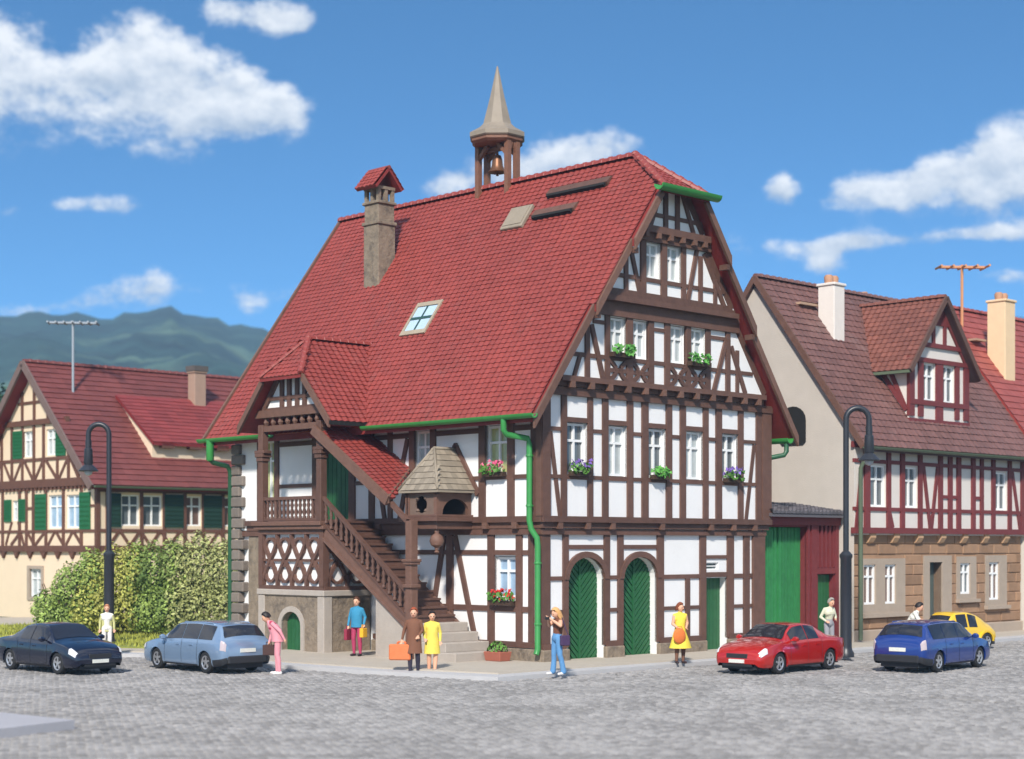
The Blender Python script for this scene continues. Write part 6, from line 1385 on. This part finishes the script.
    return t
def held(name, label, cat, mb, mat, x, y, z, yaw, group=None, bevel=.015):
    return single(name, label, cat, mb, mat, x, y, z, rot=yaw, world=True, local=True, bevel=bevel)
def along(x, y, yaw, f, l): return x + f * math.cos(yaw) - l * math.sin(yaw), y + f * math.sin(yaw) + l * math.cos(yaw)
CAMDIR = R(-90)                                   # facing the viewer
BRH = M('brown_hair', lin(88, 56, 40), .6, .2, 20); DKH = M('dark_hair', lin(38, 30, 28), .55, .2, 20); RDH = M('auburn_hair', lin(156, 74, 44), .6, .2, 20); BLH = M('blond_hair', lin(214, 162, 104), .6, .2, 20); GRH = M('grey_hat', lin(150, 146, 138), .8, .1, 9)
# person before the left lamp
x, y = gpx(107, 655, .1)
person('person in open yellow-green jacket and white trousers standing under the left street lamp', x, y, .10, R(-80), {}, dict(top=cloth('white_shirt', (230, 226, 214)), legs=cloth('white_trousers', (226, 222, 214)), shoes=cloth('grey_shoe', (170, 160, 150)), arms=cloth('lime_sleeve', (190, 188, 128))), 1.52, (M('sandy_hair', lin(190, 130, 96), .6, .2, 20), 0, .02),
       dress=('jacket', cloth('lime_sleeve', (190, 188, 128)), [(.80, .13, .2, -.035, 0), (1.0, .12, .185, -.035, 0), (1.15, .12, .18, -.03, 0), (1.3, .12, .185, -.025, 0), (1.39, .09, .15, -.02, 0)]))
# man in pink, leaning forward, looking left
x, y = gpx(278, 674.5)
pk = cloth('pink_suit', (226, 150, 160)); yaw = R(188)
person('person in pink suit and dark red shirt leaning forward behind the pale blue estate car', x, y, .0, yaw, dict(waist=(.02, 0, 1.06), chest=(.13, 0, 1.24), neck=(.24, 0, 1.37), head=(.31, 0, 1.49), shL=(.17, .18, 1.35), shR=(.17, -.18, 1.35), elL=(-.05, .25, 1.14), elR=(.16, -.25, 1.08), wrL=(-.16, .24, .93), wrR=(.22, -.25, .84), anL=(-.04, .09, .09), knL=(.01, .09, .5), anR=(.02, -.09, .09)),
       dict(top=cloth('dark_red_shirt', (178, 60, 84)), legs=pk, shoes=cloth('white_shoe', (226, 220, 216)), arms=pk), 1.74, (DKH, 0, .06), dress=('jacket', pk, [(.86, .165, .2, .0, 0), (1.0, .16, .19, .02, 0), (1.15, .165, .19, .07, 0), (1.28, .15, .2, .13, 0), (1.37, .1, .16, .19, 0), (1.41, .07, .08, .22, 0)]))
q = along(x, y, yaw, .24, -.25); mb = MB(); mb.box((-.16, -.06, -.30), (.16, .06, -.02)); mb.tube([(-.07, 0, -.03), (-.06, 0, .05), (.06, 0, .05), (.07, 0, -.03)], .012, 6); held('handbag', 'dark brown bag in the hand of the person in pink', 'bag', mb, cloth('dark_bag', (74, 52, 48)), *q, .79, yaw)
# woman in a teal jacket
x, y = gpx(357, 656, .135); yaw = R(-112); mg = cloth('magenta_trousers', (168, 58, 92))
person('person in teal jacket and magenta trousers standing by the stone porch base', x, y, .135, yaw, dict(elL=(-.06, .24, 1.13), wrL=(.08, .26, .92), elR=(.0, -.24, 1.12), wrR=(.08, -.25, .88)), dict(top=cloth('teal_jacket', (52, 132, 168)), legs=mg, shoes=cloth('dark_shoe', (60, 44, 46))), 1.74, (BRH, .06, .03),
       dress=('jacket', cloth('teal_jacket', (52, 132, 168)), [(.84, .15, .19, 0, 0), (1.0, .14, .175, 0, 0), (1.15, .145, .18, .005, 0), (1.3, .14, .19, .005, 0), (1.38, .10, .16, 0, 0), (1.43, .07, .08, 0, 0)]))
q = along(x, y, yaw, .12, .27); mb = MB(); mb.box((-.14, -.06, -.30), (.14, .06, -.03)); mb.tube([(-.1, 0, -.04), (-.07, 0, .07), (.07, 0, .07), (.1, 0, -.04)], .012, 6); held('yellow_bag', 'yellow bag on the arm of the person in the teal jacket', 'bag', mb, cloth('yellow_bag', (226, 170, 40)), *q, .135 + .86, yaw)
q = along(x, y, yaw, .10, -.26); mb = MB(); mb.box((-.15, -.05, -.36), (.15, .05, -.03)); mb.tube([(-.08, 0, -.04), (-.06, 0, .06), (.06, 0, .06), (.08, 0, -.04)], .012, 6); held('red_bag', 'dark red shopping bag in the other hand of the person in teal', 'bag', mb, cloth('red_bag', (140, 44, 66)), *q, .135 + .83, yaw)
# couple by the steps
x, y = gpx(414, 674.5); yaw = R(-97); bc_ = cloth('brown_coat', (118, 78, 58))
person('person in long brown coat carrying an orange suitcase beside the stone steps', x, y, .0, yaw, dict(wrR=(.05, -.30, .90), elR=(-.02, -.26, 1.14), elL=(.0, .22, 1.14), wrL=(.12, .14, 1.0), anL=(-.08, .09, .09), anR=(.06, -.09, .09)), dict(top=bc_, legs=cloth('navy_trousers', (48, 44, 58)), shoes=cloth('dark_shoe', (60, 44, 46))), 1.76, (RDH, .02, .05),
       dress=('coat', bc_, [(.55, .2, .22, 0, 0), (.75, .175, .2, 0, 0), (.95, .155, .19, 0, 0), (1.1, .145, .175, 0, 0), (1.28, .145, .19, .005, 0), (1.39, .11, .17, 0, 0), (1.44, .075, .085, 0, 0)]))
q = along(x, y, yaw, .06, -.32); mb = MB(); mb.box((-.085, -.33, -.48), (.085, .25, -.06)); mb.tube([(0, -.12, -.07), (0, -.1, 0), (0, .1, 0), (0, .12, -.07)], .014, 6); held('suitcase', 'orange suitcase carried by the person in the brown coat', 'suitcase', mb, M('orange_leather', lin(214, 118, 70), .5, .12, 8, .2), *q, .86, yaw, bevel=.03)
x, y = gpx(432, 674); yaw = R(-82); yc = cloth('yellow_coat', (226, 202, 88))
person('person in knee-length yellow coat arm in arm with the person in brown', x, y, .0, yaw, dict(elR=(.0, -.22, 1.13), wrR=(.10, -.2, .98), wrL=(.06, .22, .9), anL=(.07, .07, .09), anR=(-.08, -.07, .09), knR=(.0, -.08, .5)), dict(top=yc, legs=SKIN, shoes=cloth('dark_shoe', (60, 44, 46)), lower=SKIN), 1.66, (DKH, .05, .05),
       dress=('coat', yc, [(.56, .19, .22, 0, 0), (.75, .17, .205, 0, 0), (.95, .15, .185, 0, 0), (1.08, .135, .16, 0, 0), (1.28, .145, .18, .005, 0), (1.38, .10, .16, 0, 0), (1.43, .07, .08, 0, 0)]))
# woman in jeans, arms raised, holding a camera to her eye
x, y = gpx(557, 675, .1); yaw = R(-150); jn = cloth('blue_jeans', (92, 142, 188))
person('blond person in blue jeans and brown waistcoat holding a camera up near the downpipe', x, y, .10, yaw, dict(waist=(-.01, .01, 1.06), chest=(-.02, .03, 1.26), neck=(.02, .05, 1.43), head=(.08, .06, 1.56), elL=(.08, .30, 1.25), elR=(.10, -.20, 1.24), wrL=(.23, .12, 1.40), wrR=(.25, -.02, 1.42), anL=(-.1, .15, .09), anR=(.05, -.11, .09), knL=(.0, .14, .5)),
       dict(top=cloth('brown_waistcoat', (116, 72, 52)), legs=jn, shoes=cloth('white_shoe', (226, 220, 216)), arms=SKIN, bare_arms=True, hem=.075), 1.74, (BLH, .2, .06))
q = along(x, y, yaw, .32, .06); mb = MB(); mb.box((-.03, -.06, -.035), (.03, .06, .04)); mb.tube([(.02, 0, 0), (.07, 0, 0)], .03, 10); held('camera_in_hand', 'small dark camera raised by the blond person in jeans', 'camera', mb, BLACKP, *q, .1 + 1.45, yaw, bevel=.006)
q = along(x, y, yaw, -.05, .30); mb = MB(); mb.box((-.13, -.05, -.26), (.13, .05, 0)); mb.tube([(-.1, 0, -.01), (-.03, -.1, .3), (.0, -.14, .46)], .01, 5); held('shoulder_bag', 'dark purple shoulder bag at the hip of the person in jeans', 'bag', mb, cloth('purple_bag', (70, 50, 84)), *q, .1 + 1.02, yaw)
# woman in a yellow dress
x, y = gpx(680, 663.5, .1); yaw = R(-72); yd = cloth('yellow_dress', (232, 208, 74))
person('person in flared yellow dress standing before the arched doors', x, y, .10, yaw, dict(elL=(.0, .22, 1.13), wrL=(.17, .12, 1.03), elR=(-.0, -.22, 1.12), wrR=(.16, -.12, 1.0), look=(1, .5, 0)), dict(top=yd, legs=SKIN, lower=cloth('brown_stocking', (120, 84, 66)), shoes=cloth('dark_shoe', (60, 44, 46)), arms=SKIN), 1.70, (M('chestnut_hair', lin(126, 66, 40), .6, .2, 20), .07, .06),
       dress=('dress', yd, [(.44, .30, .32, 0, 0), (.6, .25, .27, 0, 0), (.8, .18, .21, 0, 0), (1.0, .125, .15, 0, 0), (1.1, .12, .145, 0, 0), (1.26, .145, .17, .01, 0), (1.38, .10, .16, 0, 0), (1.43, .07, .08, 0, 0)]))
q = along(x, y, yaw, .24, -.12); mb = MB(); ell_mesh(mb, (0, 0, -.2), (.07, .19, .22), 16); mb.tube([(0, -.1, -.03), (0, -.06, .06), (0, .06, .06), (0, .1, -.03)], .012, 6); held('round_bag', 'orange round bag held by the person in the yellow dress', 'bag', mb, cloth('orange_bag', (214, 116, 54)), *q, .1 + .98, yaw, bevel=0)
# person behind the red car
x, y = (829 - 512) * 50.9 / F_PX, 50.9
person('person in pale jacket and grey hat standing behind the red car beside the lamp', x, y, .10, R(-60), dict(chest=(.04, 0, 1.25), neck=(.07, 0, 1.42), head=(.11, 0, 1.56), elR=(-.08, -.26, 1.12), wrR=(.1, -.2, 1.0), wrL=(.14, .14, 1.06), elL=(.02, .24, 1.12)), dict(top=cloth('pale_jacket', (206, 204, 180)), legs=cloth('grey_trousers', (150, 150, 156)), shoes=cloth('dark_shoe', (60, 44, 46))), 1.72, (GRH, 0, .1))
x, y = (909 - 512) * 49.3 / F_PX, 49.3
person('dark-haired person in white shirt leaning forward behind the deep blue car', x, y, .0, R(-15), dict(waist=(.03, 0, 1.06), chest=(.14, 0, 1.25), neck=(.23, 0, 1.40), head=(.29, 0, 1.53), shL=(.17, .18, 1.37), shR=(.17, -.18, 1.37), elL=(.28, .24, 1.15), elR=(.28, -.24, 1.14), wrL=(.52, .2, 1.14), wrR=(.52, -.2, 1.15)), dict(top=cloth('white_shirt', (230, 226, 214)), legs=cloth('grey_trousers', (150, 150, 156)), shoes=cloth('dark_shoe', (60, 44, 46)), bare_arms=True), 1.78, (DKH, 0, .03))
# ================================================================== the air: hills fade to blue
mb = MB(); mb.box((-1300, -60, -1.2), (1300, 1320, 160)); hz = mb.build('haze', None); hz['kind'] = 'stuff'; hz['label'] = 'thin blue haze over the valley'; hz['category'] = 'haze'
hm = bpy.data.materials.new('haze'); hm.use_nodes = True; hn = hm.node_tree; hn.nodes.clear()
hv_ = hn.nodes.new('ShaderNodeVolumePrincipled'); hv_.inputs['Color'].default_value = (.40, .68, 1.0, 1); hv_.inputs['Density'].default_value = .00045; hv_.inputs['Anisotropy'].default_value = .0
ho = hn.nodes.new('ShaderNodeOutputMaterial'); hn.links.new(hv_.outputs[0], ho.inputs['Volume'])
hz.data.materials.clear(); hz.data.materials.append(hm)
